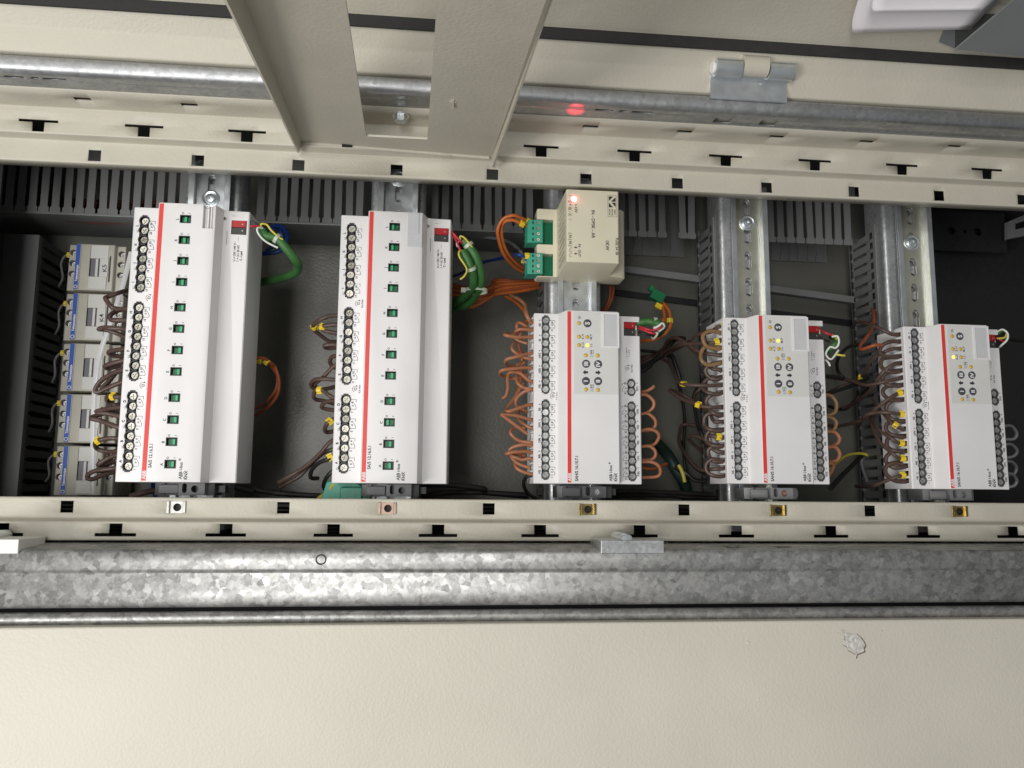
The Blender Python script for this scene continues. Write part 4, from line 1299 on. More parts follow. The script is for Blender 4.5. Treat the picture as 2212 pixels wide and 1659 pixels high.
# --- light brown jumpers on the left of the third module
z5 = ZP(1900, 1220, 2.273)
g3 = 'light brown jumper wires left of the module under the power supply'
T3 = lambda i: (354.5 + 4.5, 20.3 + ysL[i - 1], 40)


def path(z, pts): return [z(*p) for p in pts]


J3 = [(19, 17, [(430, 184, 41), (330, 172, 42), (286, 215, 36), (310, 268, 34), (400, 302, 38)]),
      (18, 20, [(420, 246, 41), (300, 240, 44), (200, 226, 44), (230, 212, 24), (300, 205, 18), (315, 130, 20), (345, 122, 26), (420, 168, 32)]),
      (16, 14, [(400, 395, 42), (320, 416, 46), (215, 445, 44), (212, 488, 30), (290, 500, 20), (350, 470, 24)]),
      (15, 13, [(410, 440, 41), (330, 415, 40), (262, 350, 40), (285, 298, 32), (345, 286, 24)]),
      (13, 12, [(430, 525, 41), (250, 531, 46), (160, 545, 44), (175, 590, 30), (290, 612, 22), (400, 585, 34)]),
      (12, 8, [(420, 630, 41), (330, 570, 40), (250, 562, 42), (225, 610, 36), (222, 700, 30), (205, 765, 26), (178, 790, 24)]),
      (11, 14, [(420, 712, 41), (350, 690, 38), (304, 635, 36), (320, 530, 28), (380, 465, 34)]),
      (11, 9, [(425, 722, 40), (360, 738, 38), (306, 800, 36), (310, 870, 32), (380, 900, 36)]),
      (10, 8, [(420, 852, 41), (320, 880, 44), (228, 908, 44), (214, 882, 36), (290, 780, 26), (360, 660, 20)]),
      (8, 6, [(430, 978, 41), (300, 950, 44), (182, 932, 46), (186, 950, 46), (300, 1040, 44), (400, 1110, 42)]),
      (7, 9, [(420, 1050, 40), (350, 1005, 38), (312, 950, 34), (330, 895, 30), (400, 912, 36)]),
      (5, 7, [(430, 1190, 41), (330, 1168, 40), (256, 1110, 40), (280, 1052, 34), (380, 1058, 34)]),
      (4, 2, [(430, 1215, 41), (330, 1208, 42), (252, 1246, 38), (256, 1320, 36), (330, 1380, 38), (430, 1416, 41)]),
      (3, 1, [(430, 1272, 41), (290, 1268, 45), (220, 1286, 44), (290, 1290, 30), (380, 1310, 36)]),
      (2, 3, [(430, 1330, 41), (350, 1342, 40), (270, 1318, 40), (246, 1296, 34), (330, 1290, 24)]),
      (1, 2, [(420, 1468, 40), (340, 1440, 40), (292, 1396, 38), (300, 1350, 30), (380, 1330, 26)])]
for a_, b_, pp in J3:
    P_ = [T3(a_)] + path(z5, pp)
    wire(P_, 1.6, 'wire_tan', 'light brown jumper wire looping from terminal %s to %s below the power supply' % (NW[a_], NW[b_]), g3, 'jumper_wire')
wire([T3(20)] + path(z5, [(440, 110, 40), (400, 60, 42), (390, 5, 36), (375, -40, 24), (330, -90, 10), (250, -130, -20)]), 1.6, 'wire_tan', 'light brown wire rising from terminal twenty behind the power supply', g3, 'jumper_wire')
wire(path(z5, [(450, 1475, 36), (400, 1490, 34), (372, 1560, 22), (400, 1640, 6), (480, 1690, -10)]), 1.8, 'wire_black', 'black wire curling down from terminal one of the module under the power supply', 'black wires at the lower frame', 'wire')
wire(path(z5, [(390, 100, 20), (370, 140, 14), (330, 250, 10), (335, 340, 6), (350, 420, 2), (340, 620, 0), (300, 760, 4)]), 1.6, 'wire_orange_dark', 'deep brown wire running down behind the light brown jumpers', g3, 'wire')

# --- light brown loops on the right of the third module
zb = ZP(1900, 1200, 2.07375)
g3r = 'light brown jumper loops right of the module under the power supply'
for lab, pp in (('upper open end of a light brown loop below terminal thirty one', [(1290, 712, 30), (1340, 705, 34), (1380, 680, 36), (1400, 662, 36)]),
                ('light brown loop of terminals thirty one and thirty', [(1290, 735, 36), (1345, 740, 38), (1392, 780, 38), (1395, 840, 36), (1350, 880, 34), (1290, 892, 34)]),
                ('light brown loop of terminals twenty nine and twenty eight', [(1290, 895, 36), (1350, 888, 38), (1400, 930, 38), (1412, 985, 36), (1370, 1020, 34), (1290, 1030, 34)]),
                ('light brown loop of terminals twenty seven and twenty five', [(1290, 1030, 36), (1360, 1018, 38), (1425, 1040, 38), (1440, 1090, 36), (1390, 1140, 34), (1290, 1160, 34)]),
                ('light brown loop of terminals twenty five and twenty three', [(1290, 1160, 36), (1360, 1155, 38), (1405, 1190, 38), (1408, 1240, 36), (1370, 1265, 34), (1290, 1270, 34)]),
                ('large light brown loop of terminals twenty three and twenty one', [(1290, 1285, 36), (1370, 1285, 39), (1435, 1310, 40), (1452, 1360, 38), (1420, 1400, 36), (1290, 1412, 34)])):
    wire(path(zb, pp), 1.6, 'wire_tan', lab + ' below the power supply', g3r, 'jumper_wire')
wire(path(zb, [(1290, 1330, 26), (1380, 1345, 20), (1440, 1320, 14), (1500, 1300, 4)]), 1.6, 'wire_orange_dark', 'dull brown wire behind the large light brown loop', g3r, 'wire')

# --- dark brown and ochre wires left of the fourth module
zd = ZP(2600, 1200, 2.07375)
g4 = 'brown wires left of the fourth module'
T4 = lambda i: (516.4 + 4.5, 21.6 + ysL[i - 1], 39.5)
B4 = [(19, 17, 'wire_ochre', [(480, 222, 41), (420, 215, 42), (365, 225, 42), (342, 270, 42), (370, 330, 42), (430, 352, 42), (480, 356, 41)]),
      (17, 15, 'wire_ochre', [(478, 350, 40), (420, 348, 40), (360, 352, 40), (332, 400, 40), (340, 460, 42), (390, 495, 42), (470, 480, 42)]),
      (15, 14, 'wire_brown', [(480, 475, 41), (410, 490, 40), (370, 530, 38), (385, 580, 38), (430, 605, 40), (485, 600, 41)]),
      (14, 12, 'wire_brown', [(485, 600, 40), (410, 596, 38), (355, 640, 36), (352, 690, 36), (400, 722, 40), (490, 722, 41)]),
      (11, 9, 'wire_brown', [(490, 725, 39), (420, 730, 38), (378, 770, 36), (385, 830, 36), (430, 880, 40), (495, 900, 41)]),
      (9, 7, 'wire_brown', [(495, 905, 39), (410, 888, 38), (362, 920, 36), (358, 985, 36), (410, 1025, 40), (500, 1030, 41)]),
      (7, 5, 'wire_brown', [(500, 1030, 39), (420, 1022, 38), (380, 1055, 36), (382, 1110, 36), (430, 1150, 40), (505, 1155, 41)]),
      (5, 3, 'wire_brown', [(505, 1160, 39), (440, 1150, 37), (392, 1180, 36), (395, 1240, 36), (440, 1275, 40), (508, 1280, 41)]),
      (3, 1, 'wire_brown', [(508, 1278, 40), (430, 1262, 40), (372, 1300, 38), (380, 1360, 38), (430, 1395, 40), (510, 1400, 41)])]
for a_, b_, m_, pp in B4:
    wire([T4(a_)] + path(zd, pp) + [T4(b_)], 1.95, m_, ('ochre' if 'ochre' in m_ else 'dark') + ' brown jumper loop joining terminals %s and %s of the fourth module' % (NW[a_], NW[b_]), g4, 'jumper_wire')


def mk(z, x, y, d, dz=0, t=''): return (z(x, y, d), None, t)


def feed(i, zf, pp, lab, r=1.75, mpos=None, col='wire_brown', T=T4, grp=g4):
    P_ = [T(i)] + path(zf, pp)
    ms = []
    if mpos is not None:
        a_, b_ = Vector(P_[mpos]), Vector(P_[mpos + 1])
        ms = [((a_ + b_) / 2, (b_ - a_), '')]
    return wire(P_, r, col, lab, grp, 'wire', ms)


feed(20, zd, [(500, 178, 42), (470, 182, 42), (410, 225, 36), (330, 235, 26), (280, 262, 16), (200, 330, 0), (60, 400, -30), (-60, 470, -50), (-240, 560, -50)], 'dark brown wire with yellow marker in terminal twenty of the fourth module', mpos=0)
feed(18, zd, [(490, 300, 42), (430, 308, 42), (380, 310, 38), (300, 318, 26), (180, 320, 10), (60, 370, -20), (-60, 440, -40), (-240, 520, -40)], 'dark brown wire with yellow marker in terminal eighteen of the fourth module', mpos=1)
feed(16, zd, [(490, 415, 41), (380, 400, 36), (300, 372, 28), (220, 320, 16), (130, 275, 0), (70, 290, -14), (20, 370, -30), (-80, 420, -50), (-240, 500, -50)], 'dark brown wire from terminal sixteen of the fourth module arching up past the crossing')
feed(13, zd, [(490, 538, 41), (420, 520, 38), (340, 450, 22), (270, 370, 8), (200, 330, -4), (60, 372, -24), (-60, 452, -40), (-240, 550, -40)], 'dark brown wire from terminal thirteen of the fourth module')
feed(12, zd, [(490, 657, 42), (400, 655, 42), (300, 655, 40), (210, 655, 34), (165, 640, 26), (120, 580, 6), (80, 480, -20), (20, 440, -34), (-70, 420, -50), (-240, 440, -50)], 'dark brown wire with yellow marker far out, from terminal twelve of the fourth module', mpos=4)
feed(10, zd, [(495, 840, 42), (410, 838, 42), (330, 825, 38), (290, 812, 34), (200, 775, 22), (110, 730, 10), (80, 705, 4), (110, 700, -6), (200, 740, -10), (330, 830, 0)], 'dark brown wire with yellow marker doubling back, from terminal ten of the fourth module', mpos=3)
feed(8, zd, [(500, 960, 41), (440, 950, 38), (400, 880, 28), (300, 800, 4), (280, 740, -10), (330, 680, -10), (400, 590, 0)], 'dark brown wire from terminal eight of the fourth module')
feed(6, zd, [(505, 1083, 42), (450, 1078, 42), (400, 1075, 36), (370, 1090, 20), (390, 1140, 18), (450, 1150, 26)], 'dark brown wire with curled yellow marker in terminal six of the fourth module', mpos=1)
feed(4, zd, [(508, 1212, 41), (440, 1180, 38), (370, 1110, 28), (290, 1075, 14), (235, 1080, 4), (240, 1115, -6), (330, 1190, -20)], 'dark brown wire from terminal four of the fourth module arching outward')
feed(2, zd, [(510, 1335, 41), (420, 1340, 38), (330, 1345, 24), (260, 1290, 4), (160, 1140, -30), (165, 1000, -50), (200, 975, -50), (290, 985, -45)], 'dark brown wire from terminal two of the fourth module')
wire(path(zd, [(400, 560, -40), (330, 640, -36), (275, 740, -34), (290, 880, -30), (310, 1000, -24), (330, 1030, -20), (360, 1100, -18), (380, 1180, -18)]), 1.8, 'wire_black', 'black wire hanging behind the fourth module on its left', 'black wires between the third and fourth modules')
wire(path(zd, [(170, 1120, -50), (190, 1200, -60), (290, 1330, -50), (380, 1380, -30)]), 1.8, 'wire_black', 'black wire sagging low left of the fourth module', 'black wires between the third and fourth modules')
wire(path(zd, [(-240, 370, -40), (-100, 380, -40), (-20, 390, -42), (30, 400, -44), (90, 470, -40), (150, 620, -50), (200, 900, -60), (190, 1200, -70), (230, 1500, -70), (260, 1750, -60)]), 1.8, 'wire_black', 'black wire crossing the gap right of the module under the power supply', 'black wires between the third and fourth modules')
wire(path(zd, [(-260, 590, -20), (-120, 520, -20), (-40, 450, -30), (40, 380, -30), (100, 300, -24), (150, 272, -16), (200, 280, -10)]), 2.4, 'wire_black', 'thick black wire arching up between the third and fourth modules', 'black wires between the third and fourth modules')
wire(path(zd, [(-260, 570, -26), (-120, 500, -26), (-20, 430, -34), (80, 400, -40), (130, 520, -44), (160, 610, -44)]), 2.4, 'wire_black', 'thick black wire dropping behind the yellow marker left of the fourth module', 'black wires between the third and fourth modules')

# --- loops right of the fourth module
g4r = 'loops right of the fourth module'
for lab, m_, pp in (('ochre loop joining terminals thirty one and thirty', 'wire_ochre', [(1345, 735, 34), (1400, 750, 34), (1440, 800, 34), (1430, 870, 32), (1380, 905, 30), (1350, 905, 28)]),
                    ('pale brown loop joining terminals twenty nine and twenty eight', 'wire_ochre', [(1350, 910, 34), (1410, 925, 34), (1438, 970, 34), (1410, 1020, 32), (1350, 1030, 28)]),
                    ('pinkish brown loop joining terminals twenty seven and twenty five', 'wire_tan', [(1360, 1035, 34), (1420, 1045, 34), (1462, 1090, 34), (1440, 1140, 32), (1370, 1160, 28)]),
                    ('pinkish brown loop joining terminals twenty five and twenty three', 'wire_tan', [(1360, 1165, 34), (1430, 1165, 34), (1468, 1215, 34), (1445, 1265, 32), (1370, 1285, 28)]),
                    ('pinkish brown loop joining terminals twenty three and twenty one', 'wire_tan', [(1370, 1290, 34), (1410, 1300, 32), (1410, 1350, 30), (1375, 1395, 26)])):
    wire(path(zd, pp), 1.85, m_, lab + ' on the fourth module', g4r, 'jumper_wire')
for lab, pp in (('black wire leaving the fourth module towards the fifth, upper one', [(1350, 580, 10), (1480, 600, 0), (1600, 640, -10), (1750, 650, -20)]),
                ('black wire crossing up to the yellow marker left of the fifth module', [(1360, 730, 0), (1480, 690, -6), (1580, 660, -10), (1700, 600, -20)]),
                ('black wire curving down behind the fifth module', [(1380, 830, -40), (1500, 850, -50), (1620, 760, -50), (1700, 680, -40)]),
                ('thin black wire looping right of the fourth bus plug', [(1660, 320, -30), (1540, 340, -40), (1450, 440, -50), (1450, 540, -60), (1500, 600, -60)])):
    wire(path(zd, pp), 1.8, 'wire_black', lab, 'black wires between the fourth and fifth modules')
wire(path(zd, [(1395, 1340, 5), (1450, 1280, -20), (1530, 1225, -40), (1640, 1215, -50), (1700, 1230, -50)]), 1.6, 'wire_yellow', 'yellow green earth wire behind the fifth module', 'earth wires')
wire(path(zd, [(1390, 1500, 0), (1500, 1380, -30), (1600, 1280, -55), (1680, 1190, -60)]), 2.6, 'wire_black', 'black wire rising between the fourth and fifth modules', 'black wires between the fourth and fifth modules')

# --- left of the fifth module
ze = ZP(3250, 1200, 2.0742)
g5 = 'dark wires left of the fifth module'
T5 = lambda i: (678.35 + 4.5, 18.5 + ysL[i - 1], 39.5)
for a_, b_, pp in ((19, 17, [(610, 300, 41), (530, 305, 40), (460, 340, 38), (450, 395, 38), (510, 425, 40), (610, 425, 41)]),
                   (17, 15, [(610, 425, 39), (530, 430, 38), (460, 450, 36), (460, 510, 36), (520, 545, 40), (615, 545, 41)]),
                   (15, 13, [(615, 540, 39), (540, 540, 38), (480, 580, 36), (475, 625, 36), (530, 660, 40), (625, 662, 41)]),
                   (13, 11, [(625, 660, 39), (540, 655, 38), (480, 690, 36), (480, 740, 36), (540, 780, 40), (635, 780, 41)]),
                   (11, 9, [(635, 780, 38), (550, 785, 38), (500, 830, 36), (505, 900, 36), (560, 945, 40), (645, 958, 41)]),
                   (9, 7, [(645, 955, 38), (560, 940, 38), (500, 980, 36), (500, 1040, 36), (560, 1070, 40), (655, 1078, 41)]),
                   (7, 5, [(655, 1078, 38), (560, 1070, 38), (505, 1100, 36), (510, 1160, 36), (570, 1195, 40), (660, 1200, 41)]),
                   (5, 3, [(660, 1200, 38), (560, 1195, 38), (500, 1240, 36), (500, 1295, 36), (570, 1330, 40), (665, 1322, 41)]),
                   (3, 1, [(665, 1320, 40), (570, 1290, 40), (500, 1320, 38), (500, 1385, 38), (570, 1440, 40), (672, 1442, 41)])):
    wire([T5(a_)] + path(ze, pp) + [T5(b_)], 1.95, 'wire_brown', 'dark brown jumper loop joining terminals %s and %s of the fifth module' % (NW[a_], NW[b_]), g5, 'jumper_wire')
F5 = [(20, [(600, 242, 41), (540, 240, 40), (460, 205, 36), (380, 165, 26), (300, 145, 10), (235, 150, -10), (225, 190, -30)], None, 'dark wire from terminal twenty arching over the duct'),
      (18, [(610, 362, 41), (540, 365, 40), (440, 400, 32), (370, 460, 20), (310, 560, 0), (260, 620, -20), (100, 680, -30), (0, 730, -40)], 5, 'dark wire with yellow marker out by the duct, from terminal eighteen'),
      (16, [(620, 480, 41), (560, 490, 41), (480, 540, 38), (420, 620, 30), (360, 700, 14), (230, 810, -30), (130, 850, -50)], None, 'dark wire from terminal sixteen sweeping outward'),
      (14, [(625, 600, 41), (550, 610, 41), (450, 640, 38), (330, 660, 26), (200, 620, 4), (0, 590, -20)], None, 'dark wire from terminal fourteen running far out'),
      (12, [(625, 715, 42), (590, 725, 42), (500, 780, 40), (400, 860, 30), (300, 940, 10), (100, 990, -20), (20, 985, -30)], 1, 'dark wire with yellow marker from terminal twelve'),
      (10, [(645, 895, 42), (610, 893, 42), (500, 882, 40), (400, 885, 32), (320, 910, 20), (270, 1000, -20)], 1, 'dark wire with yellow marker from terminal ten'),
      (8, [(650, 1020, 42), (600, 1005, 42), (540, 965, 40), (480, 900, 32), (430, 830, 20), (390, 770, 4)], 2, 'dark wire with yellow marker from terminal eight'),
      (6, [(655, 1140, 42), (590, 1125, 42), (530, 1090, 40), (440, 1020, 30), (400, 960, 18), (380, 900, 4)], 1, 'dark wire with yellow marker from terminal six'),
      (4, [(660, 1262, 42), (605, 1250, 42), (540, 1210, 40), (450, 1120, 30), (400, 1030, 18), (370, 930, 4)], 1, 'dark wire with yellow marker from terminal four'),
      (2, [(665, 1385, 42), (600, 1400, 42), (520, 1430, 38), (400, 1480, 24), (330, 1490, 0), (250, 1480, -30)], 1, 'dark wire with yellow marker from terminal two')]
for i, pp, mp, lab in F5:
    feed(i, ze, pp, lab + ' of the fifth module', mpos=mp, T=T5, grp=g5)
wire(path(ze, [(470, 330, 38), (400, 335, 40), (300, 360, 30), (285, 330, 20), (350, 240, 8), (390, 170, 0), (400, 100, -10), (380, 30, -30), (330, 10, -50)]), 1.7, 'wire_orange_dark', 'rust orange wire climbing the slotted duct beside the fifth module', g5)
wire(path(ze, [(340, 1440, -40), (300, 1300, -56), (310, 1200, -60), (360, 1180, -60), (440, 1200, -56)]), 1.7, 'wire_grey', 'dim grey wire low behind the fifth module', g5)
for j, yy in enumerate((970, 1120, 1260, 1360)):
    wire(path(ze, [(1470, yy + 20, 20), (1520, yy + 20, 16), (1560, yy + 70, 12), (1540, yy + 120, 10), (1470, yy + 130, 8)]), 1.6, 'wire_grey', ['dim grey wire loop right of the fifth module by terminal O', 'dim grey wire loop right of the fifth module by terminal M', 'dim grey wire loop right of the fifth module by terminal L', 'dim grey wire loop right of the fifth module by terminal K'][j], 'dim loops right of the fifth module')
wire(path(ze, [(1490, 275, 0), (1560, 290, -20), (1640, 300, -30)]), 1.6, 'wire_black', 'black wire leaving the fifth bus plug', 'black wires beyond the fifth module')

# --- second long module: brown loops on the left
zf = ZP(1000, 1250, 2.212)
g2 = 'brown wires left of the second long module'
for lab, mp, m_, pp in (('brown loop with yellow marker at its bend, beside terminal H', 4, 'wire_brown', [(740, -18, 30), (660, -12, 30), (590, 10, 28), (545, 38, 24), (520, 60, 20), (530, 110, 12), (590, 170, 4), (660, 205, 0), (730, 215, -4)]),
                        ('brown loop with yellow marker on its arm, beside terminal G', 2, 'wire_brown', [(740, 65, 26), (680, 62, 26), (610, 75, 24), (580, 95, 20), (640, 118, 22), (730, 140, 22)]),
                        ('small brown loop beside terminal F', None, 'wire_brown', [(740, 240, 24), (680, 232, 22), (620, 240, 20), (640, 262, 14), (730, 262, 10)]),
                        ('brown loop beside terminal E ', None, 'wire_brown', [(730, 330, 24), (680, 350, 20), (660, 390, 14), (690, 430, 10), (730, 440, 6)]),
                        ('long pale brown loop beside terminal nine', None, 'wire_brown', [(730, 400, 28), (670, 440, 28), (600, 520, 24), (540, 570, 16), (545, 610, 8), (620, 640, 2)]),
                        ('wide brown loop below terminal E', None, 'wire_brown', [(730, 545, 28), (620, 535, 28), (530, 540, 24), (492, 580, 16), (520, 620, 10), (600, 625, 6), (720, 600, 2)]),
                        ('brown loop with yellow marker at the torque mark', 4, 'wire_brown', [(730, 760, 4), (600, 725, 8), (540, 715, 14), (516, 680, 20), (540, 635, 24), (600, 632, 26), (660, 680, 28), (720, 710, 28)]),
                        ('brown loop beside terminal D', None, 'wire_brown', [(730, 725, 24), (640, 735, 22), (592, 770, 18), (620, 800, 14), (720, 810, 10)]),
                        ('brown loop with yellow marker beside terminal C', 1, 'wire_brown', [(730, 860, 16), (680, 890, 20), (640, 925, 22), (615, 975, 14), (640, 1000, 8), (720, 985, 4)]),
                        ('long brown wire running out low from terminal B', None, 'wire_brown', [(730, 1050, 20), (660, 1090, 22), (560, 1200, 22), (440, 1310, 20), (300, 1390, 16), (215, 1440, 10)]),
                        ('second long brown wire running out low beneath it', None, 'wire_brown', [(720, 1140, 14), (620, 1170, 14), (520, 1250, 14), (400, 1380, 10), (300, 1440, 8), (225, 1478, 4)]),
                        ('dark wire with yellow marker beside terminal one', 0, 'wire_black', [(690, 1205, 26), (640, 1232, 26), (560, 1270, 20), (500, 1330, 12), (500, 1390, 6), (560, 1400, 0)]),
                        ('black loop below the last terminal', None, 'wire_black', [(720, 1310, 20), (650, 1370, 16), (605, 1450, 8), (615, 1500, 0), (680, 1480, -6), (740, 1420, -10)])):
    P_ = path(zf, pp); ms = []
    if mp is not None:
        a_, b_ = Vector(P_[mp]), Vector(P_[mp + 1]); ms = [((a_ + b_) / 2, b_ - a_, '')]
    wire(P_, 1.9, m_, lab.strip() + ', by the second long module', g2, 'wire', ms)

# --- first long module: brown loops on the left, over the contactors
zg = ZP(0, 1250, 2.011); zh = ZP(100, 900, 4.148)
g1 = 'brown wires between the contactors and the first long module'
for lab, mp, pp in (('top brown loop at contactor K4', None, [zh(1660, 1010, -10), zh(1500, 1060, 0), zh(1330, 1110, 4), zh(1310, 1150, 6), zh(1400, 1280, 8), zh(1500, 1310, 8), zh(1680, 1310, 6)]),
                    ('brown loop just under the top one at contactor K4', None, [zh(1640, 1300, -4), zh(1470, 1350, 0), zh(1400, 1420, 4), zh(1410, 1480, 6), zh(1520, 1500, 8), zh(1680, 1500, 6)]),
                    ('brown wire with a flattened bend over contactor K4', None, [zg(1010, 95, 6), zg(920, 88, 8), zg(830, 82, 6), zg(785, 92, 4), zg(830, 100, 0), zg(920, 120, 0), zg(1010, 165, -4)]),
                    ('brown loop at the right screws of the middle contactor', None, [zg(1010, 250, 8), zg(920, 255, 8), zg(865, 275, 6), zg(885, 305, 2), zg(960, 310, -2), zg(1010, 300, -4)]),
                    ('brown wire below the right screws of the middle contactor', None, [zg(1010, 335, 8), zg(930, 352, 8), zg(840, 385, 4), zg(850, 400, 0), zg(950, 380, -6)]),
                    ('wide brown loop crossing the grey strap on the middle contactor', None, [zg(1010, 405, 8), zg(900, 440, 8), zg(800, 500, 6), zg(755, 575, 4), zg(780, 590, 4), zg(880, 545, 6), zg(1010, 495, 8)]),
                    ('brown loop lying inside the wide one', None, [zg(1010, 350, -6), zg(930, 430, -8), zg(870, 500, -8), zg(820, 545, -8), zg(790, 560, -8)]),
                    ('brown wire with yellow marker beside terminal eight', 1, [zg(990, 632, 8), zg(930, 628, 10), zg(860, 625, 6), zg(850, 660, -4), zg(890, 690, -8), zg(980, 695, -8)]),
                    ('brown loop beside terminal seven', None, [zg(990, 712, 8), zg(880, 715, 8), zg(765, 745, 6), zg(860, 765, 6), zg(990, 792, 8)]),
                    ('pointed brown loop beside terminal five', None, [zg(980, 745, -4), zg(860, 750, -2), zg(725, 795, 4), zg(800, 820, 6), zg(900, 860, 8), zg(980, 885, 8)]),
                    ('brown wire with yellow marker beside terminal three', 2, [zg(970, 965, 8), zg(880, 960, 8), zg(800, 965, 8), zg(755, 990, 4), zg(770, 1040, -6), zg(860, 1060, -8), zg(960, 1050, -8)]),
                    ('brown loop beside terminal two', None, [zg(970, 1075, 6), zg(870, 1110, 6), zg(780, 1160, 4), zg(800, 1165, 0), zg(900, 1130, -4)]),
                    ('large lowest brown loop reaching the bottom contactor', None, [zg(970, 1190, 8), zg(860, 1195, 8), zg(740, 1215, 6), zg(692, 1260, 4), zg(730, 1285, 2), zg(820, 1250, -2), zg(960, 1210, -6)]),
                    ('brown wire crossing under the lowest loop', None, [zg(970, 1110, -4), zg(880, 1150, -6), zg(800, 1180, -8), zg(780, 1220, -8), zg(900, 1200, -8)])):
    ms = []
    if mp is not None:
        a_, b_ = Vector(pp[mp]), Vector(pp[mp + 1]); ms = [((a_ + b_) / 2, b_ - a_, '')]
    wire(pp, 2.15, 'wire_brown', lab, g1, 'wire', ms)
# small marked wires left of every contactor
for k in range(5):
    yc = 190.4 - k * 45.65 + 36.0; xc = -58.2 + k * .75
    P_ = [(xc + 2, yc, -60), (xc - 3, yc, -60), (xc - 8, yc - 1, -61), (xc - 13, yc - 7, -66), (xc - 15, yc - 18, -74), (xc - 22, yc - 24, -84)]
    wire(P_, 1.2, 'wire_grey', ['thin grey wire with yellow marker entering contactor K5', 'thin grey wire with yellow marker entering contactor K4', 'thin grey wire with yellow marker entering the middle contactor', 'thin grey wire with yellow marker entering the contactor second from the bottom', 'thin grey wire with yellow marker entering the bottom contactor'][k],
         'thin marked wires entering the contactors', 'wire', [(Vector((xc - 4, yc, -59.6)), Vector((1, 0, 0)), '')])
# grey strap across the contactors
sp_ = [zh(1730, 380, -26), zh(1600, 900, -24), zh(1440, 1400, -22), zg(800, 260, -22), zg(762, 480, -20), zg(742, 700, -20), zg(736, 1050, -22), zg(732, 1400, -24)]
mb = MB(); p0 = sp_[0]
mb.tube([tuple(a - b for a, b in zip(p, p0)) for p in sp_], 2.1, 8, 6, .5)
o = mb.build('flat_strap', M['strap'], None, smooth=True, loc=p0)
tag(o, 'long translucent grey strap running down over the contactors', 'strap')

# --- green bus cables
zi = ZP(0, 650, 2.011); zj = ZP(1000, 700, 2.212)
gG = 'green bus cables'


def cable_end(t0, t1, label, pts, r=4.1, ties=()):
    r = r * .9
    o = wire(pts, r * 1.08, 'green_cable', label, gG, 'bus_cable', n=14, cat='cable')
    p0 = Vector(pts[0])
    for (pos, dr) in ties:
        q = Vector(pos) - p0; d = Vector(dr).normalized()
        mt = Matrix.Translation(q) @ d.to_track_quat('X', 'Z').to_matrix().to_4x4() @ Matrix.Rotation(R(90), 4, 'Y')
        MB().lathe((0, 0), [(r + .2, -1.4), (r + .9, -1.4), (r + .9, 1.4), (r + .2, 1.4)], 18, False, mt).build('cable_tie', M['tie'], o, smooth=True)
    return o


cg = [zi(2075, 515, 44), zi(2110, 555, 44), zj(200, 530, 44), zj(290, 620, 42), zj(360, 710, 36), zj(385, 770, 26), zj(350, 830, 14), zj(230, 880, -2), zj(100, 905, -16), zj(-60, 935, -30)]
cable_end(0, 0, 'green bus cable bending back behind the first long module', cg, 4.0, [(cg[2], Vector(cg[3]) - Vector(cg[1]))])
for lab, m_, pp in (('red core', 'wire_red', [zi(1950, 490, 47), zi(1990, 488, 48), zi(2040, 478, 48), zi(2075, 500, 46)]), ('dark core', 'dark_plug', [zi(1960, 440, 47), zi(2010, 455, 49), zi(2060, 480, 47)]),
                    ('white core', 'wire_white', [zi(2080, 500, 47), zi(2045, 500, 50), zi(2040, 530, 50), zi(2070, 580, 49), zi(2120, 620, 47), zi(2200, 655, 45)]), ('yellow core', 'wire_yellow', [zi(2080, 505, 46), zi(2070, 470, 50), zi(2110, 475, 50), zi(2150, 520, 49), zi(2212, 575, 47), zi(2240, 590, 46)])):
    wire(pp, .95, m_, '%s of the green cable at the first bus plug' % lab, 'cable cores at the bus plugs', 'cable_core', cat='wire')
ca = [zj(1825, 545, 44), zj(1870, 590, 44), zj(1935, 690, 43), zj(1970, 800, 38), zj(1975, 900, 28), zj(1940, 1010, 12), zj(1870, 1090, 0), zj(1780, 1135, -10), zj(1680, 1145, -20)]
cable_end(0, 0, 'outer green bus cable beside the second long module', ca, 4.0, [(ca[1], Vector(ca[2]) - Vector(ca[0]))])
cb_ = [zj(1815, 640, 44), zj(1850, 690, 44), zj(1890, 790, 42), zj(1915, 880, 34), zj(1900, 960, 22), zj(1830, 1040, 8), zj(1740, 1090, -4), zj(1660, 1110, -14)]
cable_end(0, 0, 'inner green bus cable beside the second long module', cb_, 4.0, [(cb_[2], Vector(cb_[3]) - Vector(cb_[1]))])
q = Vector(zj(1935, 985, 20))
o = tag(MB().lathe((0, 0), [(9.0, -1.4), (9.8, -1.4), (9.8, 1.4), (9.0, 1.4)], 26, False, Matrix.Rotation(R(78), 4, 'X') @ Matrix.Scale(.55, 4, (0, 1, 0))).box(-13, -9, -2, 2, -2.2, 2.2).build('cable_tie', M['tie'], None, loc=tuple(q), smooth=True), 'pale cable tie binding the two green cables together', 'cable tie')
for lab, m_, pp in (('upper red core', 'wire_red', [zj(1712, 462, 47), zj(1750, 490, 48), zj(1800, 560, 47), zj(1830, 560, 45)]), ('lower red core', 'wire_red', [zj(1712, 480, 46), zj(1755, 530, 48), zj(1790, 600, 48), zj(1805, 650, 46)]),
                    ('upper yellow core', 'wire_yellow', [zj(1800, 545, 46), zj(1795, 510, 48), zj(1830, 515, 49), zj(1880, 585, 48), zj(1910, 620, 46)]), ('lower yellow core', 'wire_yellow', [zj(1815, 635, 46), zj(1785, 640, 48), zj(1790, 690, 49), zj(1850, 790, 47), zj(1830, 850, 46), zj(1795, 885, 45)]),
                    ('white core', 'wire_white', [zj(1780, 560, 46), zj(1765, 570, 47), zj(1775, 600, 46)])):
    wire(pp, .95, m_, '%s of the green cables at the second bus plug' % lab, 'cable cores at the bus plugs', 'cable_core', cat='wire')
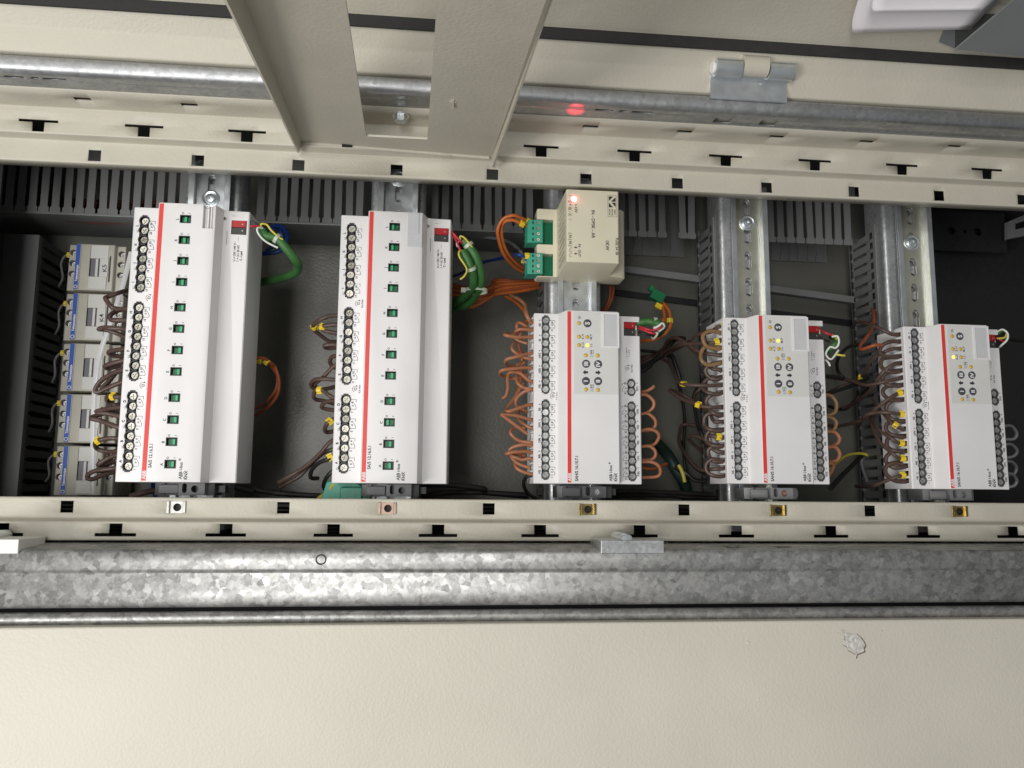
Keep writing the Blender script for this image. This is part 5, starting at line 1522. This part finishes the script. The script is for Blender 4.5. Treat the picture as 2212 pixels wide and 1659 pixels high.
# third, fourth, fifth plugs: short bundles
zk = ZP(2450, 1230, 4.485)
cable_end(0, 0, 'stubby green cable end at the third bus plug', [zk(250, 205, 42), zk(340, 175, 44), zk(450, 160, 46), zk(560, 170, 48), zk(650, 190, 50), zk(700, 240, 44), zk(690, 330, 20), zk(600, 400, -20)], 3.6, [(zk(580, 172, 48), Vector((1, 0, 0)))])
for lab, m_, pp in (('red core upper', 'wire_red', [(300, 250, 46), (400, 285, 50), (520, 310, 52), (640, 300, 54), (700, 250, 54)]), ('red core lower', 'wire_red', [(300, 285, 46), (400, 320, 50), (500, 360, 52), (580, 375, 52)]),
                    ('white core', 'wire_white', [(560, 280, 50), (640, 245, 54), (700, 200, 54), (750, 230, 52), (740, 280, 50), (640, 340, 50)]), ('black core', 'wire_black', [(290, 350, 44), (380, 370, 46), (480, 400, 46), (540, 410, 44)]), ('clear core', 'tie', [(560, 370, 50), (620, 370, 52), (600, 430, 50), (560, 460, 46), (520, 430, 40)])):
    wire(path(zk, pp), 1.0, m_, '%s at the third bus plug' % lab, 'cable cores at the bus plugs', 'cable_core')
for lab, m_, pp in (('red core', 'wire_red', [(1305, 205, 44), (1350, 225, 48), (1400, 250, 50), (1430, 262, 50)]), ('black core', 'wire_black', [(1300, 260, 44), (1350, 285, 46), (1380, 300, 44)]),
                    ('white curl', 'wire_white', [(1400, 262, 50), (1450, 260, 52), (1462, 310, 52), (1430, 350, 50), (1380, 350, 46), (1355, 400, 44), (1400, 440, 44), (1455, 370, 44)]), ('yellow curl', 'wire_yellow', [(1400, 245, 48), (1425, 255, 50), (1440, 280, 48)]),
                    ('yellow tail', 'wire_yellow', [(1430, 405, 44), (1470, 412, 46), (1505, 415, 46)]), ('white tail', 'wire_white', [(1350, 450, 40), (1370, 480, 42), (1385, 500, 42)])):
    wire(path(zd, pp), 1.0, m_, '%s at the fourth bus plug' % lab, 'cable cores at the bus plugs', 'cable_core')
cable_end(0, 0, 'short green cable end at the fourth bus plug', path(zd, [(1360, 380, 38), (1400, 345, 44), (1440, 310, 46), (1440, 270, 40), (1400, 260, 20)]), 3.2)
for lab, m_, pp in (('white curl', 'wire_white', [(1400, 225, 44), (1440, 200, 48), (1490, 230, 50), (1485, 290, 50), (1430, 330, 46), (1420, 350, 42)]), ('green curl', 'green_cable', [(1410, 240, 44), (1455, 215, 46), (1480, 250, 46), (1450, 320, 42)]),
                    ('red core', 'wire_red', [(1390, 270, 44), (1430, 290, 46), (1450, 300, 46)]), ('dark core', 'wire_black', [(1390, 300, 44), (1430, 310, 44), (1410, 350, 40)]), ('yellow core', 'wire_yellow', [(1400, 275, 46), (1460, 270, 48), (1480, 240, 48)])):
    wire(path(ze, pp), 1.0, m_, '%s at the fifth bus plug' % lab, 'cable cores at the bus plugs', 'cable_core')

# --- orange wires
zl = ZP(1900, 680, 2.765)
gO = 'orange wires'
wire(path(zl, [(540, 560, 12), (500, 535, 14), (420, 490, 20), (330, 465, 24), (230, 500, 22), (170, 620, 18), (180, 750, 12), (240, 900, 4), (350, 1030, -10), (480, 1100, -24), (600, 1130, -40)]), 1.75, 'wire_orange', 'outer orange wire looping from the upper green plug of the power supply', gO, 'wire',
     [(zl(497, 532, 15), Vector(zl(540, 560, 14)) - Vector(zl(440, 500, 14)), '')])
wire(path(zl, [(540, 620, 12), (500, 590, 14), (430, 550, 20), (330, 520, 22), (240, 530, 20), (200, 620, 14), (220, 760, 8), (290, 900, 0), (390, 1000, -12), (470, 1060, -24), (560, 1100, -40)]), 1.75, 'wire_orange', 'inner orange wire looping from the upper green plug of the power supply', gO, 'wire',
     [(zl(430, 555, 20), Vector(zl(500, 590, 14)) - Vector(zl(380, 530, 20)), '')])
wire(path(zl, [(545, 940, 12), (520, 915, 14), (450, 905, 18), (390, 895, 18), (350, 905, 10), (300, 920, -10), (100, 950, -40), (-60, 980, -60)]), 1.5, 'wire_blue', 'blue wire with yellow marker in the lower green plug of the power supply', 'wires in the lower green plug', 'wire', [(zl(485, 905, 17), Vector((1, 0, 0)), '')])
wire(path(zl, [(545, 985, 12), (510, 985, 14), (460, 970, 14), (440, 920, 10), (420, 870, 4), (380, 820, -20), (250, 740, -40), (0, 700, -60)]), 1.7, 'wire_grey', 'grey wire arching away from the lower green plug', 'wires in the lower green plug')
wire(path(zl, [(545, 1045, 12), (500, 1035, 12), (460, 1010, 8), (470, 960, 2), (440, 930, -4)]), 1.7, 'wire_brown', 'dark brown wire in the lower green plug', 'wires in the lower green plug', 'wire', [(zl(455, 965, 8), Vector((.3, 1, 0)), '')])
for j in range(8):
    y0 = 905 + j * 22; a_ = random.uniform(-14, 14)
    wire([zj(1640, y0 + 10, -52), zj(1750, y0 + 20 + a_, -50 + j), zj(1900, y0 + 55 + a_, -46), zj(2060, 1010 + (j - 4) * 13 - a_, -44), zl(150, 1235 + (j - 3) * 22, -46), zl(400, 1215 + (j - 3) * 15 + a_, -50), zl(640, 1200 + (j - 3) * 12, -58), zl(760, 1190 + (j - 3) * 12, -66)], 1.7, 'wire_orange' if j % 2 else 'wire_orange_dark',
         'orange wire of the bundle behind the green cables, ' + ['topmost', 'second from the top', 'third from the top', 'upper middle', 'lower middle', 'third from the bottom', 'second from the bottom', 'lowest'][j], 'bundle of orange wires behind the green cables')
wire(path(zl, [(250, 1350, -46), (350, 1400, -30), (440, 1490, -10), (480, 1560, 10)]), 1.7, 'wire_orange', 'orange wire dropping to the top of the light brown jumpers', gO)
wire(path(zl, [(1390, 1235, -50), (1390, 1300, -50), (1370, 1400, -52), (1310, 1500, -56), (1240, 1560, -60)]), 1.7, 'wire_orange_dark', 'dull orange wire under the corner of the power supply', gO)
wire(path(zl, [(1420, 1235, -50), (1420, 1320, -50), (1390, 1420, -52), (1330, 1520, -56)]), 1.7, 'wire_orange_dark', 'second dull orange wire under the corner of the power supply', gO)
wire([zl(1940, 1420, -20), zl(1975, 1520, -14), zl(1980, 1640, -10), zk(720, 120, -10), zk(735, 180, -14), zk(700, 300, -24)], 1.75, 'wire_orange', 'inner orange wire hanging from the loose green connector', gO)
wire([zl(1960, 1410, -20), zl(2030, 1500, -14), zl(2050, 1600, -10), zk(860, 140, -8), zk(840, 260, -8), zk(740, 390, -10), zk(560, 475, -10), zk(420, 505, -14), zk(300, 500, -20)], 1.75, 'wire_orange', 'outer orange wire with yellow marker curving behind the third bus plug', gO, 'wire', [(zk(835, 145, -7), Vector((0, 1, 0)), '')])
# loose green connector
q = zl(1900, 1350, -18)
t = thing('loose_connector', q, 'loose green connector hanging right of the power supply', 'connector')
MB().box(-6.5, 6.5, -4.5, 5, -4, 4).box(-10.5, -6, 1.5, 6.5, -3, 3).build('connector_body', M['green_base'], t, bevel=.8)
MB().box(2, 9, -10, -5, -2, 2).build('wire_marker', M['marker'], t, bevel=.4)
t.rotation_euler = (0, 0, R(-28))
# orange brown loop between the long modules
wire([zg(1990, 330, 5), zg(2060, 325, 0), zg(2130, 360, -10), zg(2190, 440, -20), zf(205, 500, -24), zf(190, 620, -26), zf(110, 740, -30), zg(2060, 700, -30), zg(1950, 730, -30)], 1.6, 'wire_orange_dark', 'inner rust brown loop beside the first long module', 'rust brown loops beside the first long module', 'wire', [(zg(2050, 340, 0), Vector((1, -.1, 0)), '')])
wire([zg(1990, 322, 5), zg(2080, 318, 0), zg(2150, 370, -8), zf(180, 430, -14), zf(225, 560, -18), zf(200, 680, -22), zf(100, 800, -28), zf(0, 850, -30), zg(1950, 780, -30)], 1.6, 'wire_orange_dark', 'outer rust brown loop beside the first long module', 'rust brown loops beside the first long module', 'wire', [(zg(2110, 350, -4), Vector((1, -.8, 0)), '')])
# blue wires behind the first plug
wire([zi(2030, 700, -20), zi(2120, 705, -20), zi(2212, 680, -20), zj(260, 590, -20), zj(290, 500, -22), zj(240, 430, -26), zj(160, 425, -30), zj(40, 500, -40)], 2.0, 'wire_blue', 'blue wire loop behind the first green cable', 'blue wires')
wire([zi(2000, 640, -30), zi(2100, 560, -30), zi(2212, 490, -32), zj(230, 470, -30), zj(240, 540, -30), zj(100, 640, -34)], 1.8, 'wire_blue', 'second blue wire loop behind the first green cable', 'blue wires')
wire([zj(1640, 880, -60), zj(1780, 840, -60), zj(1950, 760, -60), zj(2100, 710, -60), zj(2230, 680, -60)], 1.3, 'wire_blue', 'blue wire crossing behind the two green cables', 'blue wires')

# --- wires packed in the duct on the left, seen through the slots
mb = MB()
for j in range(16):
    y0 = 261 + (j % 5) * 4.0; z0 = -52 - (j // 5) * 6
    mb.tube([(-300, y0 + random.uniform(-2, 2), z0), (-150, y0 + random.uniform(-3, 3), z0 - 2), (-40, y0 + random.uniform(-3, 3), z0), (20, y0 + random.uniform(-3, 3), z0), (46, y0, z0 - 3)], 1.6, 6, 4)
o = mb.build('duct_wires', M['wire_rust'], None, smooth=True)
tag(o, 'packed rust brown wires filling the slotted duct left of the first rail', 'wires', kind='stuff')
# --- black cables along the lower edge
gK = 'black cables along the lower frame'
zn = ZP(1350, 1900, 1.6385); zm = ZP(0, 1900, 1.6385); zo = ZP(2680, 1900, 1.6361)
for lab, pp in (('black cable sagging from the second clamp to the third, upper', [zf(1460, 1455, 0), zf(1700, 1465, -8), zf(2000, 1490, -14), zn(900, 62, -20), zn(1180, 80, -24)]),
                ('black cable sagging from the second clamp to the third, lower', [zf(1460, 1560, -10), zf(1700, 1530, -14), zf(2000, 1520, -18), zn(900, 68, -26), zn(1200, 90, -30)]),
                ('black cable leaving the first clamp towards the second module', [zg(1860, 1340, 0), zg(2000, 1380, -6), zm(1600, 40, -8), zm(1750, 68, -12), zm(1950, 82, -16), zm(2100, 88, -20)]),
                ('black cable right of the third clamp, upper', [zn(1690, 68, 0), zn(1850, 60, -6), zn(2050, 62, -12), zo(100, 75, -16), zo(200, 80, -20)]),
                ('black cable right of the third clamp, lower', [zn(1690, 90, -6), zn(1900, 80, -10), zn(2100, 85, -14), zo(100, 100, -18), zo(260, 100, -24)]),
                ('brown black cable below the contactors', [zm(840, 90, -10), zm(950, 65, -8), zm(1000, 52, -6), zm(1080, 50, -6)])):
    wire(pp, 2.6, 'wire_black' if 'brown' not in lab else 'wire_brown', lab, gK, 'cable', cat='cable')
mb = MB()
for j in range(9):
    y0 = 2 - j * 3.4
    mb.tube([(-300, y0, -30 - j * 6), (-60, y0 + 2, -26 - j * 6), (120, y0 - 2, -30 - j * 5), (330, y0 + 2, -30 - j * 6), (560, y0 - 2, -34 - j * 5), (800, y0 + 1, -30 - j * 6), (1000, y0, -30 - j * 6)], 2.8, 7, 6)
tag(mb.build('cable_mass', M['wire_black'], None, smooth=True), 'mass of black cables lying along the lower side of the cabinet', 'cables', kind='stuff')
# loose green connector and coloured wires at the lower edge by the second clamp
q = zf(800, 1520, 8)
t = thing('loose_connector', q, 'pale green terminal plug lying against the lower frame beside the second clamp', 'connector')
MB().prism([(-22, -14), (-16, 8), (2, 13), (8, 8), (20, 2), (24, -14)], -10, 4, 'z').box(-4, 14, -12, 4, 4, 9).build('plug_body', M['green_plug'], t, bevel=1)
wire(path(zf, [(560, 1580, 6), (640, 1520, 10), (700, 1450, 10), (760, 1400, 4)]), 1.9, 'wire_yellow', 'yellow green wire beside the pale green plug', 'wires at the lower frame')
wire(path(zf, [(640, 1560, 4), (700, 1500, 4), (760, 1460, 0), (830, 1400, -4)]), 2.2, 'wire_blue', 'blue wire beside the pale green plug', 'wires at the lower frame')
wire([zm(985, -10, -4), zm(990, 40, -8), zm(1000, 80, -10), zm(1010, 120, -10)], 1.8, 'wire_blue', 'blue wire beside the first clamp', 'wires at the lower frame')
# green blob of cable right of the third module, low
wire(path(zb, [(1420, 1130, -70), (1490, 1200, -60), (1540, 1270, -52), (1590, 1360, -50), (1650, 1470, -52), (1680, 1640, -60)]), 6.0, 'sleeve', 'dark green sleeve lying low right of the module under the power supply', 'low cables right of the third module', cat='cable')
wire(path(zd, [(120, 1330, -40), (200, 1370, -34), (280, 1430, -32), (380, 1440, -30)]), 2.2, 'wire_black', 'black wire low left of the fourth module', 'low cables right of the third module')
wire(path(zd, [(150, 1310, -36), (180, 1370, -34), (200, 1450, -32)]), 2.0, 'wire_yellow', 'dim yellow wire low left of the fourth module', 'low cables right of the third module')
